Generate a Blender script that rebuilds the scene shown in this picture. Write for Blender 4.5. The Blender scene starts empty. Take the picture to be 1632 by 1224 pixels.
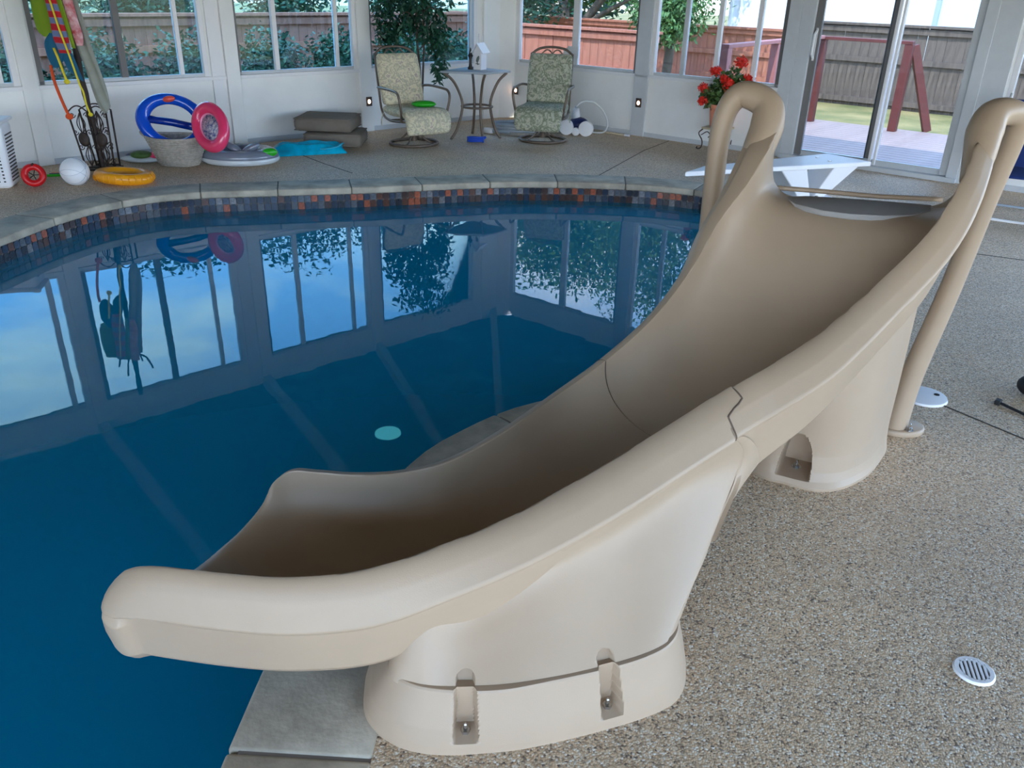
import bpy, bmesh, math, random
import numpy as np
from mathutils import Vector, Matrix
random.seed(7); rng = np.random.default_rng(7)
S = bpy.context.scene
COL = S.collection
PI = math.pi

# ---------------------------------------------------------------- camera
cam_d = bpy.data.cameras.new('camera'); cam = bpy.data.objects.new('camera', cam_d); COL.objects.link(cam)
up = Vector((71., 2714., 1320.)).normalized()
fw = Vector((0, 0, -1)); Yc = (fw - up * fw.dot(up)).normalized(); Xc = Yc.cross(up)
R = Matrix((Xc, Yc, up))
cam.matrix_world = Matrix.Translation((0, 0, 1.6)) @ R.to_4x4()
cam_d.sensor_width = 36; cam_d.sensor_fit = 'HORIZONTAL'; cam_d.lens = 36 * 1320 / 1632; cam_d.clip_start = .05; cam_d.clip_end = 400
S.camera = cam
# ---------------------------------------------------------------- view + light
S.view_settings.view_transform = 'Standard'; S.view_settings.look = 'None'
S.view_settings.gamma = 1; S.view_settings.use_curve_mapping = False
S.view_settings.exposure = 1.72
SKY_STRENGTH = 2.6
W = bpy.data.worlds.new('sky'); S.world = W; W.use_nodes = True
wn = W.node_tree; wn.nodes.clear()
def N(t, kind, **kw):
    n = t.nodes.new(kind)
    for k, v in kw.items():
        if k.startswith('i_'):
            k2 = k[2:]; k2 = int(k2) if k2.isdigit() else k2.replace('_', ' ')
            n.inputs[k2].default_value = v
        else: setattr(n, k, v)
    return n
def ramp(t, stops, fac=None):
    n = t.nodes.new('ShaderNodeValToRGB'); e = n.color_ramp.elements
    while len(e) < len(stops): e.new(.5)
    for el, (p, c) in zip(e, stops): el.position = p; el.color = (*c, 1) if len(c) == 3 else c
    if fac is not None: t.links.new(fac, n.inputs[0])
    return n
tc = N(wn, 'ShaderNodeTexCoord'); sep = N(wn, 'ShaderNodeSeparateXYZ'); wn.links.new(tc.outputs['Generated'], sep.inputs[0])
g = ramp(wn, [(0, (.30, .27, .22)), (.49, (.42, .40, .36)), (.50, (.86, .88, .90)), (.58, (.38, .64, 1.0)), (.8, (.20, .46, .95)), (1, (.18, .40, .85))])
ma = N(wn, 'ShaderNodeMath', operation='MULTIPLY_ADD'); ma.inputs[1].default_value = .5; ma.inputs[2].default_value = .5
wn.links.new(sep.outputs[2], ma.inputs[0]); wn.links.new(ma.outputs[0], g.inputs[0])
cn = N(wn, 'ShaderNodeTexNoise', i_Scale=2.3, i_Detail=6., i_Roughness=.55, i_Distortion=.3)
mp = N(wn, 'ShaderNodeMapping'); mp.inputs['Scale'].default_value = (1, 1, 2.2); mp.inputs['Location'].default_value = (3.1, .4, .2)
wn.links.new(tc.outputs['Generated'], mp.inputs[0]); wn.links.new(mp.outputs[0], cn.inputs[0])
cr = ramp(wn, [(.49, (0, 0, 0)), (.68, (1, 1, 1))], cn.outputs[0])
mx = N(wn, 'ShaderNodeMixRGB'); mx.inputs[2].default_value = (1.1, 1.04, .96, 1)
up_ = N(wn, 'ShaderNodeMath', operation='GREATER_THAN'); up_.inputs[1].default_value = 0.0
wn.links.new(sep.outputs[2], up_.inputs[0])
mm = N(wn, 'ShaderNodeMath', operation='MULTIPLY'); wn.links.new(cr.outputs[0], mm.inputs[0]); wn.links.new(up_.outputs[0], mm.inputs[1])
wn.links.new(mm.outputs[0], mx.inputs[0]); wn.links.new(g.outputs[0], mx.inputs[1])
bg = N(wn, 'ShaderNodeBackground', i_Strength=SKY_STRENGTH); wn.links.new(mx.outputs[0], bg.inputs[0])
wo = N(wn, 'ShaderNodeOutputWorld'); wn.links.new(bg.outputs[0], wo.inputs[0])
sun_d = bpy.data.lights.new('sun', 'SUN'); sun = bpy.data.objects.new('sun', sun_d); COL.objects.link(sun)
sun_d.energy = 2.6; sun_d.angle = .01; sun_d.color = (1, .93, .82)
sun.rotation_euler = Vector((.35, .62, -1.0)).to_track_quat('-Z', 'Y').to_euler()

# ---------------------------------------------------------------- helpers
def lin(r, g_, b):
    f = lambda c: ((c / 255 + .055) / 1.055) ** 2.4 if c > 10 else c / 255 / 12.92
    return (f(r), f(g_), f(b), 1)
MATS = {}
def mat(name, c, rough=.5, metal=0, var=0., vscale=8., bump=0., bscale=60., spec=.5, c2=None, stretch=None, emit=0, coat=0):
    m = bpy.data.materials.new(name); m.use_nodes = True; t = m.node_tree; b = t.nodes['Principled BSDF']
    b.inputs['Base Color'].default_value = c; b.inputs['Roughness'].default_value = rough; b.inputs['Metallic'].default_value = metal
    b.inputs['Specular IOR Level'].default_value = spec
    b.inputs['Coat Weight'].default_value = coat
    co = N(t, 'ShaderNodeTexCoord'); src = co.outputs['Object']
    if stretch:
        mpn = N(t, 'ShaderNodeMapping'); mpn.inputs['Scale'].default_value = stretch; t.links.new(src, mpn.inputs[0]); src = mpn.outputs[0]
    if var or c2:
        nz = N(t, 'ShaderNodeTexNoise', i_Scale=vscale, i_Detail=5., i_Roughness=.6); t.links.new(src, nz.inputs[0])
        lo = tuple(x * (1 - var) for x in c[:3]); hi = c2[:3] if c2 else tuple(min(1, x * (1 + var)) for x in c[:3])
        rp = ramp(t, [(.35, lo), (.65, hi)], nz.outputs[0]); t.links.new(rp.outputs[0], b.inputs['Base Color'])
    if bump:
        nb = N(t, 'ShaderNodeTexNoise', i_Scale=bscale, i_Detail=3.); t.links.new(src, nb.inputs[0])
        bp = N(t, 'ShaderNodeBump', i_Strength=bump, i_Distance=.01); t.links.new(nb.outputs[0], bp.inputs['Height']); t.links.new(bp.outputs[0], b.inputs['Normal'])
    if emit:
        b.inputs['Emission Color'].default_value = c; b.inputs['Emission Strength'].default_value = emit
    MATS[name] = m; return m

class MB:
    def __init__(s): s.v = []; s.f = []
    def add(s, v, f):
        o = len(s.v); s.v += [tuple(map(float, p)) for p in v]; s.f += [tuple(i + o for i in q) for q in f]; return s
    def box(s, c, d, rot=None):
        x, y, z = d[0] / 2, d[1] / 2, d[2] / 2
        P = [Vector(p) for p in ((-x,-y,-z),(x,-y,-z),(x,y,-z),(-x,y,-z),(-x,-y,z),(x,-y,z),(x,y,z),(-x,y,z))]
        if rot is not None:
            if not isinstance(rot, Matrix): rot = Matrix.Rotation(rot, 3, 'Z')
            P = [rot @ p for p in P]
        c = Vector(c)
        return s.add([p + c for p in P], [(0,3,2,1),(4,5,6,7),(0,1,5,4),(1,2,6,5),(2,3,7,6),(3,0,4,7)])
    def bar(s, a, b, w, h):   # rectangular bar from a to b; h along z-ish
        a = Vector(a); b = Vector(b); d = b - a; L = d.length; q = d.to_track_quat('X', 'Z').to_matrix()
        return s.box((a + b) / 2, (L, w, h), q)
    def prism(s, poly, z0, z1):
        n = len(poly)
        return s.add([(p[0], p[1], z0) for p in poly] + [(p[0], p[1], z1) for p in poly],
            [tuple(range(n - 1, -1, -1)), tuple(range(n, 2 * n))] + [(i, (i + 1) % n, n + (i + 1) % n, n + i) for i in range(n)])
    def tube(s, pts, r, n=8, closed=False, cap=True, sq=1.):
        pts = [Vector(p) for p in pts]; m = len(pts); rr = r if hasattr(r, '__len__') else [r] * m
        up = Vector((0, 0, 1)); V = []; prev = None
        for i, p in enumerate(pts):
            if closed: t = pts[(i + 1) % m] - pts[i - 1]
            else: t = pts[min(i + 1, m - 1)] - pts[max(i - 1, 0)]
            t.normalize()
            if prev is None:
                a = up.cross(t)
                if a.length < .05: a = Vector((1, 0, 0)).cross(t)
            else: a = prev - t * prev.dot(t)
            a.normalize(); b = t.cross(a); prev = a
            for k in range(n):
                an = 2 * PI * k / n; V.append(p + a * (math.cos(an) * rr[i]) + b * (math.sin(an) * rr[i] * sq))
        F = []
        for i in range(m if closed else m - 1):
            j = (i + 1) % m
            for k in range(n): F.append((i * n + k, i * n + (k + 1) % n, j * n + (k + 1) % n, j * n + k))
        if cap and not closed: F += [tuple(range(n - 1, -1, -1)), tuple(range((m - 1) * n, m * n))]
        return s.add(V, F)
    def lathe(s, prof, n=24, c=(0, 0, 0), rot=None, sx=1, sy=1):
        V = []; F = []; m = len(prof)
        for r, z in prof:
            for k in range(n):
                a = 2 * PI * k / n; p = Vector((r * sx * math.cos(a), r * sy * math.sin(a), z))
                if rot is not None: p = rot @ p
                V.append(p + Vector(c))
        for i in range(m - 1):
            for k in range(n): F.append((i * n + k, i * n + (k + 1) % n, (i + 1) * n + (k + 1) % n, (i + 1) * n + k))
        F += [tuple(range(n - 1, -1, -1)), tuple(range((m - 1) * n, m * n))]
        return s.add(V, F)
    def torus(s, c, Rr, r, n=36, k=12, rot=None, sx=1, sy=1, sz=1):
        pts = []
        V = []; F = []
        for i in range(n):
            a = 2 * PI * i / n
            for j in range(k):
                b = 2 * PI * j / k; p = Vector(((Rr + r * math.cos(b)) * math.cos(a) * sx, (Rr + r * math.cos(b)) * math.sin(a) * sy, r * math.sin(b) * sz))
                if rot is not None: p = rot @ p
                V.append(p + Vector(c))
        for i in range(n):
            for j in range(k):
                F.append((i * k + j, ((i + 1) % n) * k + j, ((i + 1) % n) * k + (j + 1) % k, i * k + (j + 1) % k))
        return s.add(V, F)
    def sphere(s, c, r, n=20, m=12, rot=None):
        r = r if hasattr(r, '__len__') else (r, r, r)
        pr = [(math.sin(PI * i / m), -math.cos(PI * i / m)) for i in range(1, m)]
        V = []; F = []
        for q, z in pr:
            for k in range(n):
                a = 2 * PI * k / n; p = Vector((q * math.cos(a) * r[0], q * math.sin(a) * r[1], z * r[2]))
                if rot is not None: p = rot @ p
                V.append(p + Vector(c))
        for p in (Vector((0, 0, -r[2])), Vector((0, 0, r[2]))):
            if rot is not None: p = rot @ p
            V.append(p + Vector(c))
        M = m - 1
        for i in range(M - 1):
            for k in range(n): F.append((i * n + k, i * n + (k + 1) % n, (i + 1) * n + (k + 1) % n, (i + 1) * n + k))
        for k in range(n): F.append(((k + 1) % n, k, M * n)); F.append(((M - 1) * n + k, (M - 1) * n + (k + 1) % n, M * n + 1))
        return s.add(V, F)
    def grid(s, rows, closed=False):
        n = len(rows[0]); V = [p for r in rows for p in r]; F = []
        for i in range(len(rows) - 1):
            for k in range(n if closed else n - 1):
                F.append((i * n + k, i * n + (k + 1) % n, (i + 1) * n + (k + 1) % n, (i + 1) * n + k))
        return s.add(V, F)
    def mesh(s, name, m, smooth=False, bevel=0, recalc=True, ang=None):
        me = bpy.data.meshes.new(name); me.from_pydata(s.v, [], s.f)
        if recalc or bevel:
            bm = bmesh.new(); bm.from_mesh(me)
            if recalc: bmesh.ops.recalc_face_normals(bm, faces=bm.faces)
            if bevel: bmesh.ops.bevel(bm, geom=[e for e in bm.edges if e.calc_face_angle(0) > .6], offset=bevel, segments=2, affect='EDGES', profile=.5)
            bm.to_mesh(me); bm.free()
        me.materials.append(MATS[m] if isinstance(m, str) else m)
        if smooth: me.shade_smooth()
        if ang: me.set_sharp_from_angle(angle=ang)
        me.update(); return me
    def build(s, name, m, parent=None, smooth=False, bevel=0, recalc=True, local=False, ang=None, kind=None, label=None):
        if parent is not None and not local:
            o = wloc(parent); s.v = [(a - o[0], b - o[1], c - o[2]) for a, b, c in s.v]
        me = s.mesh(name, m, smooth, bevel, recalc, ang)
        ob = bpy.data.objects.new(name, me); COL.objects.link(ob)
        if parent is not None: ob.parent = parent
        if kind: ob['kind'] = kind
        if label: ob['label'] = label
        return ob
def wloc(o):
    p = Vector((0, 0, 0))
    while o is not None: p += o.location; o = o.parent
    return p
def thing(name, label=None, cat=None, loc=(0, 0, 0), rz=0, group=None, kind=None):
    o = bpy.data.objects.new(name, None); COL.objects.link(o); o.location = loc; o.rotation_euler = (0, 0, rz); o.empty_display_size = .1
    return tag(o, label, cat, group, kind)
def tag(o, label=None, cat=None, group=None, kind=None):
    if label: o['label'] = label
    if cat: o['category'] = cat
    if group: o['group'] = group
    if kind: o['kind'] = kind
    return o
def inst(me, name, parent, loc=(0, 0, 0), rot=(0, 0, 0), sc=(1, 1, 1)):
    o = bpy.data.objects.new(name, me); COL.objects.link(o); o.parent = parent; o.location = loc; o.rotation_euler = rot; o.scale = sc; return o
def copy_tree(o, parent=None):
    c = o.copy(); COL.objects.link(c); c.parent = parent
    for ch in list(o.children): copy_tree(ch, c)
    return c
def spline(P, n, closed=False):
    P = np.array(P, float); m = len(P)
    out = []
    T = np.linspace(0, m if closed else m - 1, n, endpoint=not closed)
    for t in T:
        i = int(min(math.floor(t), (m if closed else m - 1) - 1)); f = t - i
        if closed: p0, p1, p2, p3 = P[(i - 1) % m], P[i % m], P[(i + 1) % m], P[(i + 2) % m]
        else:
            p1, p2 = P[i], P[i + 1]; p0 = P[i - 1] if i > 0 else 2 * p1 - p2; p3 = P[i + 2] if i + 2 < m else 2 * p2 - p1
        out.append(.5 * ((2 * p1) + (-p0 + p2) * f + (2 * p0 - 5 * p1 + 4 * p2 - p3) * f * f + (-p0 + 3 * p1 - 3 * p2 + p3) * f ** 3))
    return np.array(out)
def resample(P, n, closed=False):
    P = np.array(P, float)
    if closed: P = np.vstack([P, P[:1]])
    d = np.r_[0, np.cumsum(np.linalg.norm(np.diff(P, axis=0), axis=1))]
    T = np.linspace(0, d[-1], n + 1 if closed else n)
    Q = np.stack([np.interp(T, d, P[:, k]) for k in range(P.shape[1])], 1)
    return Q[:-1] if closed else Q
def leaves(c, rad, n, size, hang=0., shell=.0, seed=0, aspect=.45):
    r = np.random.default_rng(seed)
    d = r.normal(size=(n, 3)); d /= np.linalg.norm(d, axis=1)[:, None]
    q = (shell + (1 - shell) * r.random(n) ** (1 / 2.2))[:, None]
    wob = 1 + .22 * np.sin(d[:, :1] * 5 + seed) * np.cos(d[:, 1:2] * 6 + 2 * seed)
    P = np.array(c) + d * q * np.array(rad) * wob
    a = r.normal(size=(n, 3)); a[:, 2] = a[:, 2] * .6 - hang; a /= np.linalg.norm(a, axis=1)[:, None]
    b = np.cross(a, r.normal(size=(n, 3))); b /= np.linalg.norm(b, axis=1)[:, None]
    L = (size * (.7 + .6 * r.random(n)))[:, None]; w = L * aspect
    V = np.stack([P, P + a * L * .5 + b * w * .5, P + a * L, P + a * L * .5 - b * w * .5], 1).reshape(-1, 3)
    return V.tolist(), np.arange(4 * n).reshape(n, 4).tolist()

# ---------------------------------------------------------------- materials
mat('slide_plastic', lin(177, 155, 131), .42, var=.03, vscale=3, bump=.06, bscale=420)
mat('seam_dark', lin(96, 80, 68), .8)
mat('pad_grey', lin(160, 158, 156), .6, bump=.3, bscale=500)
mat('steel', lin(190, 188, 185), .25, 1, bump=.1)
mat('dark_hole', lin(25, 24, 23), .9)
mat('wall_paint', lin(244, 244, 240), .55, var=.03, vscale=2.5, bump=.03)
mat('alu_frame', lin(206, 210, 212), .45, var=.03)
mat('alu_dark', lin(120, 118, 116), .5)
mat('alu_bright', lin(238, 238, 238), .35)
mat('ceiling_wood', lin(92, 80, 70), .7, var=.1)
mat('beam_paint', lin(214, 216, 218), .6)
mat('coping_stone', lin(160, 150, 134), .75, var=.1, vscale=5, bump=.15, bscale=60, c2=lin(198, 188, 168))
mat('joint', lin(70, 62, 54), .9)
mat('mortar', lin(120, 112, 104), .9)
mat('white_plastic', lin(240, 240, 242), .35, bump=.03)
mat('inlet_glow', (.55, .95, 1, 1), .4, emit=.13)  # pale aqua with emission added to brighten the pool floor disc
mat('white_rough', lin(232, 232, 235), .6)
mat('bronze_metal', lin(112, 98, 86), .4, .35, var=.1, vscale=20)
mat('grey_cushion', lin(122, 112, 100), .85, var=.08, bump=.3, bscale=300)
mat('iron', lin(62, 50, 44), .55, .3, var=.2, vscale=30)
mat('blue_vinyl', lin(10, 80, 205), .18, coat=.5)
mat('dark_blue_vinyl', lin(8, 45, 140), .2, coat=.4)
mat('pink_vinyl', lin(238, 62, 108), .2, coat=.5)
mat('pale_pink_vinyl', lin(245, 150, 185), .2, coat=.5)
mat('red_vinyl', lin(205, 22, 28), .3)
mat('orange_vinyl', lin(240, 160, 25), .3)
mat('coral_vinyl', lin(235, 90, 75), .35)
mat('grey_vinyl', lin(120, 128, 142), .2, coat=.4)
mat('clear_vinyl', lin(205, 212, 215), .2, coat=.3)
mat('green_vinyl', lin(40, 170, 35), .3)
mat('teal_vinyl', lin(0, 170, 205), .15, coat=.6, var=.2, vscale=12)
mat('teal_cloth', lin(5, 95, 130), .7)
mat('lime_cloth', lin(120, 150, 20), .8)
mat('grey_cloth', lin(152, 156, 146), .9, var=.1)
mat('yellow_rope', lin(235, 215, 50), .7)
mat('orange_cloth', lin(225, 85, 35), .8)
mat('red_cloth', lin(200, 30, 40), .8, var=.1, c2=lin(235, 200, 205), vscale=14)
mat('wicker', lin(176, 168, 156), .8, var=.18, vscale=35, bump=.5, bscale=120)
mat('terracotta', lin(226, 146, 116), .75, var=.05)
mat('brown_pot', lin(140, 95, 65), .7)
mat('stone_top', lin(196, 182, 152), .6)
mat('petal_red', lin(225, 50, 35), .6, var=.15, vscale=50)
mat('leaf_green', lin(70, 100, 45), .55, var=.3, vscale=15)
mat('leaf_dark', lin(28, 80, 58), .5, var=.35, vscale=9)
mat('hedge_leaf', lin(32, 76, 52), .5, var=.4, vscale=6)
mat('tree_leaf', lin(70, 112, 40), .6, var=.35, vscale=3)
mat('willow_leaf', lin(88, 122, 66), .6, var=.3, vscale=4)
mat('pine_leaf', lin(45, 75, 60), .7, var=.3, vscale=2)
mat('bark', lin(92, 82, 72), .9, var=.25, bump=.5, bscale=30)
mat('grass', lin(112, 112, 58), .95, var=.2, vscale=1.2, c2=lin(160, 138, 88))
mat('concrete_yard', lin(190, 180, 165), .9)
mat('cedar', lin(172, 108, 86), .8, var=.18, vscale=4, stretch=(6, 6, .7), bump=.2, bscale=20)
mat('old_cedar', lin(98, 84, 74), .85, var=.35, vscale=4, stretch=(6, 6, .7), bump=.2, bscale=20)
mat('red_stain', lin(98, 42, 34), .6, var=.12, stretch=(1, 1, 1))
mat('pink_stain', lin(170, 105, 98), .6, var=.1)
mat('deck_board', lin(150, 126, 118), .55, var=.12, vscale=6)
mat('metal_siding', lin(235, 236, 240), .5)
mat('roof_grey', lin(125, 130, 138), .8)
mat('blue_fabric', lin(22, 48, 110), .85, bump=.2, bscale=300)
mat('hose_grey', lin(165, 175, 185), .5)
mat('hose_white', lin(215, 218, 218), .45)
mat('navy_plastic', lin(25, 40, 90), .35)
mat('black_rubber', lin(22, 22, 26), .6)
mat('blue_hose', lin(20, 75, 190), .35)
mat('paper', lin(240, 240, 240), .8)
mat('dark_plate', lin(45, 38, 34), .5)
mat('lamp_glow', (1, .62, .42, 1), .5, emit=6)
mat('card_bird', lin(95, 105, 100), .8)
mat('bath_print', lin(30, 70, 160), .5, c2=lin(225, 225, 225), var=.3, vscale=40)

def special():
    # exposed aggregate deck
    m = bpy.data.materials.new('aggregate'); m.use_nodes = True; t = m.node_tree; b = t.nodes['Principled BSDF']; MATS['aggregate'] = m
    co = N(t, 'ShaderNodeTexCoord')
    v = N(t, 'ShaderNodeTexVoronoi', i_Scale=185.); t.links.new(co.outputs['Object'], v.inputs['Vector'])
    s2 = N(t, 'ShaderNodeSeparateColor'); t.links.new(v.outputs['Color'], s2.inputs[0])
    rp = ramp(t, [(0, lin(110, 98, 90)[:3]), (.10, lin(178, 156, 132)[:3]), (.3, lin(218, 194, 162)[:3]), (.6, lin(236, 202, 164)[:3]), (.82, lin(240, 222, 194)[:3]), (1, lin(255, 250, 238)[:3])], s2.outputs[0])
    n2 = N(t, 'ShaderNodeTexNoise', i_Scale=1.7, i_Detail=4.); t.links.new(co.outputs['Object'], n2.inputs[0])
    r2 = ramp(t, [(.3, (.80, .80, .80)), (.7, (1, .97, .93))], n2.outputs[0])
    dr = ramp(t, [(.0, (1, 1, 1)), (.55, (.92, .9, .88)), (.85, (.6, .56, .52))]); t.links.new(v.outputs['Distance'], dr.inputs[0])
    m1 = N(t, 'ShaderNodeMixRGB', blend_type='MULTIPLY', i_Fac=1.); t.links.new(rp.outputs[0], m1.inputs[1]); t.links.new(r2.outputs[0], m1.inputs[2])
    m2 = N(t, 'ShaderNodeMixRGB', blend_type='MULTIPLY', i_Fac=.8); t.links.new(m1.outputs[0], m2.inputs[1]); t.links.new(dr.outputs[0], m2.inputs[2])
    t.links.new(m2.outputs[0], b.inputs['Base Color']); b.inputs['Roughness'].default_value = .6
    bp = N(t, 'ShaderNodeBump', i_Strength=.45, i_Distance=.004, invert=True); t.links.new(v.outputs['Distance'], bp.inputs['Height']); t.links.new(bp.outputs[0], b.inputs['Normal'])
    # pool water: clear tinted, mirror by fresnel
    m = bpy.data.materials.new('water'); m.use_nodes = True; t = m.node_tree; t.nodes.clear(); MATS['water'] = m
    o = N(t, 'ShaderNodeOutputMaterial'); tr = N(t, 'ShaderNodeBsdfTransparent'); tr.inputs[0].default_value = (.25, .90, 1.0, 1)
    gl = N(t, 'ShaderNodeBsdfGlossy', i_Roughness=.0); fr = N(t, 'ShaderNodeFresnel', i_IOR=1.36); mxs = N(t, 'ShaderNodeMixShader')
    co = N(t, 'ShaderNodeTexCoord'); nz = N(t, 'ShaderNodeTexNoise', i_Scale=5., i_Detail=2.); t.links.new(co.outputs['Object'], nz.inputs[0])
    bp = N(t, 'ShaderNodeBump', i_Strength=.006, i_Distance=.05); t.links.new(nz.outputs[0], bp.inputs['Height'])
    t.links.new(bp.outputs[0], gl.inputs['Normal']); t.links.new(bp.outputs[0], fr.inputs['Normal'])
    df = N(t, 'ShaderNodeBsdfDiffuse'); df.inputs[0].default_value = (0., .42, .74, 1); mv = N(t, 'ShaderNodeMixShader', i_Fac=.42)
    t.links.new(tr.outputs[0], mv.inputs[1]); t.links.new(df.outputs[0], mv.inputs[2])
    t.links.new(fr.outputs[0], mxs.inputs[0]); t.links.new(mv.outputs[0], mxs.inputs[1]); t.links.new(gl.outputs[0], mxs.inputs[2]); t.links.new(mxs.outputs[0], o.inputs[0])
    for nm, c, ior in (('glass_tint', (.52, .70, .78, 1), 1.5), ('glass_clear', (.68, .73, .76, 1), 1.35)):
        m = bpy.data.materials.new(nm); m.use_nodes = True; t = m.node_tree; t.nodes.clear(); MATS[nm] = m
        o = N(t, 'ShaderNodeOutputMaterial'); tr = N(t, 'ShaderNodeBsdfTransparent'); tr.inputs[0].default_value = c
        gl = N(t, 'ShaderNodeBsdfGlossy', i_Roughness=.02); fr = N(t, 'ShaderNodeFresnel', i_IOR=ior); mxs = N(t, 'ShaderNodeMixShader')
        t.links.new(fr.outputs[0], mxs.inputs[0]); t.links.new(tr.outputs[0], mxs.inputs[1]); t.links.new(gl.outputs[0], mxs.inputs[2]); t.links.new(mxs.outputs[0], o.inputs[0])
    # pool plaster
    m = bpy.data.materials.new('pool_plaster'); m.use_nodes = True; t = m.node_tree; b = t.nodes['Principled BSDF']; MATS['pool_plaster'] = m
    co = N(t, 'ShaderNodeTexCoord'); nz = N(t, 'ShaderNodeTexNoise', i_Scale=1.3, i_Detail=7., i_Roughness=.65); t.links.new(co.outputs['Object'], nz.inputs[0])
    rp = ramp(t, [(.3, lin(40, 130, 175)[:3]), (.55, lin(50, 145, 188)[:3]), (.75, lin(90, 180, 210)[:3])], nz.outputs[0]); t.links.new(rp.outputs[0], b.inputs['Base Color']); b.inputs['Roughness'].default_value = .9
    # floral cushion
    for nm, cols in (('floral_light', [(192, 184, 160), (222, 212, 176), (172, 166, 146), (226, 216, 180), (170, 152, 148), (214, 204, 172)]),
                     ('floral_green', [(168, 172, 158), (190, 192, 172), (112, 122, 98), (196, 194, 172), (120, 126, 116), (178, 178, 158)])):
        m = bpy.data.materials.new(nm); m.use_nodes = True; t = m.node_tree; b = t.nodes['Principled BSDF']; MATS[nm] = m
        co = N(t, 'ShaderNodeTexCoord'); nz = N(t, 'ShaderNodeTexNoise', i_Scale=13., i_Detail=5., i_Roughness=.65, i_Distortion=.3); t.links.new(co.outputs['Object'], nz.inputs[0])
        rp = ramp(t, [(.28 + .09 * i, lin(*c)[:3]) for i, c in enumerate(cols)], nz.outputs[0]); t.links.new(rp.outputs[0], b.inputs['Base Color']); b.inputs['Roughness'].default_value = .9
    m = bpy.data.materials.new('stripe'); m.use_nodes = True; t = m.node_tree; b = t.nodes['Principled BSDF']; MATS['stripe'] = m
    co = N(t, 'ShaderNodeTexCoord'); wv = N(t, 'ShaderNodeTexWave', i_Scale=3.2, i_Distortion=2.5, bands_direction='Z'); t.links.new(co.outputs['Object'], wv.inputs[0])
    rp = ramp(t, [(.35, lin(190, 30, 45)[:3]), (.5, lin(170, 120, 140)[:3]), (.65, lin(110, 125, 165)[:3])], wv.outputs[0]); t.links.new(rp.outputs[0], b.inputs['Base Color']); b.inputs['Roughness'].default_value = .9
    # waterline tiles
    for i, c in enumerate([(38, 48, 66), (58, 68, 84), (88, 92, 98), (92, 58, 44), (160, 84, 56), (40, 42, 50), (120, 118, 120), (70, 50, 44)]):
        mat('tile_%d' % i, lin(*c), .25, var=.35, vscale=45, coat=.3)
special()

# ================================================================ SETTING
A0 = Vector((-.30, 11.22, 0)); DL = Vector((-.738, -.675, 0)); NL = Vector((-.675, .738, 0))
B0 = Vector((.02, 11.22, 0)); DR = Vector((.771, -.637, 0)); NR = Vector((.637, .771, 0))
ANG_L = math.atan2(DL.y, DL.x); ANG_R = math.atan2(DR.y, DR.x)
def WL(t, o, z): p = A0 + DL * t + NL * o; return (p.x, p.y, z)
def WR(t, o, z): p = B0 + DR * t + NR * o; return (p.x, p.y, z)
def wbox(mb, WF, ang, t0, t1, o0, o1, z0, z1):
    c = Vector(WF((t0 + t1) / 2, (o0 + o1) / 2, (z0 + z1) / 2)); return mb.box(c, (abs(t1 - t0), abs(o1 - o0), z1 - z0), ang)
LT, RT = 8.2, 8.3
Lend = A0 + DL * LT; Rend = B0 + DR * RT
room = [tuple(WL(0, .05, 0)[:2]), tuple(WR(0, .05, 0)[:2]), tuple(WR(RT, .05, 0)[:2]), (Rend.x, -3.2), (Lend.x, -3.2), tuple(WL(LT, .05, 0)[:2])]

# pool outline (inner edge of the coping), clockwise from a joint on the near side
OUT = [(-.632, 1.33), (-.60, 1.8), (-.50, 2.25), (-.34, 2.66), (-.19, 2.87), (-.02, 3.045), (.16, 3.16), (.5, 3.35), (.9, 3.75), (1.3, 4.25), (1.75, 4.85), (2.1, 5.5),
       (2.28, 6.15), (2.12, 6.75), (1.71, 7.15), (1.25, 7.37), (.70, 7.43), (.25, 7.42), (-.14, 7.37), (-.67, 7.22), (-1.20, 7.05), (-1.89, 6.87), (-2.65, 6.66), (-3.05, 6.34), (-3.27, 5.88), (-3.39, 5.28),
       (-3.6, 4.2), (-4.1, 2.6), (-4.5, .8), (-4.0, -.6), (-2.6, -1.3), (-1.4, -1.0), (-.8, -.3), (-.66, .5)]
path = resample(spline(OUT, 1200, True), 600, True)
def offset(P, d):  # outward for this clockwise... sign found below
    T = np.roll(P, -1, 0) - np.roll(P, 1, 0); T /= np.linalg.norm(T, axis=1)[:, None]
    Nn = np.stack([T[:, 1], -T[:, 0]], 1); return P + Nn * d
area = .5 * np.sum(path[:, 0] * np.roll(path[:, 1], -1) - np.roll(path[:, 0], -1) * path[:, 1])
SG = 1 if area > 0 else -1
inner = path; outer = offset(path, SG * .34)
perim = float(np.sum(np.linalg.norm(np.roll(path, -1, 0) - path, axis=1)))

def fill_poly(name, outerp, holep, z, m, kind='structure', thick=.0):
    bm = bmesh.new(); es = []
    for P in ([outerp] + ([holep] if holep is not None else [])):
        vs = [bm.verts.new((p[0], p[1], z)) for p in P]
        for i in range(len(vs)): es.append(bm.edges.new((vs[i], vs[(i + 1) % len(vs)])))
    bmesh.ops.triangle_fill(bm, use_beauty=True, use_dissolve=False, edges=es)
    for f in bm.faces:
        if f.normal.z < 0: f.normal_flip()
    if thick:
        r = bmesh.ops.extrude_face_region(bm, geom=list(bm.faces)); vs = [g for g in r['geom'] if isinstance(g, bmesh.types.BMVert)]
        for v in vs: v.co.z -= thick
        bmesh.ops.recalc_face_normals(bm, faces=bm.faces)
    me = bpy.data.meshes.new(name); bm.to_mesh(me); bm.free(); me.materials.append(MATS[m])
    o = bpy.data.objects.new(name, me); COL.objects.link(o)
    if kind: o['kind'] = kind
    return o
floor = fill_poly('floor', room, offset(path, SG * .335)[::3], 0., 'aggregate', thick=.0)
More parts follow.
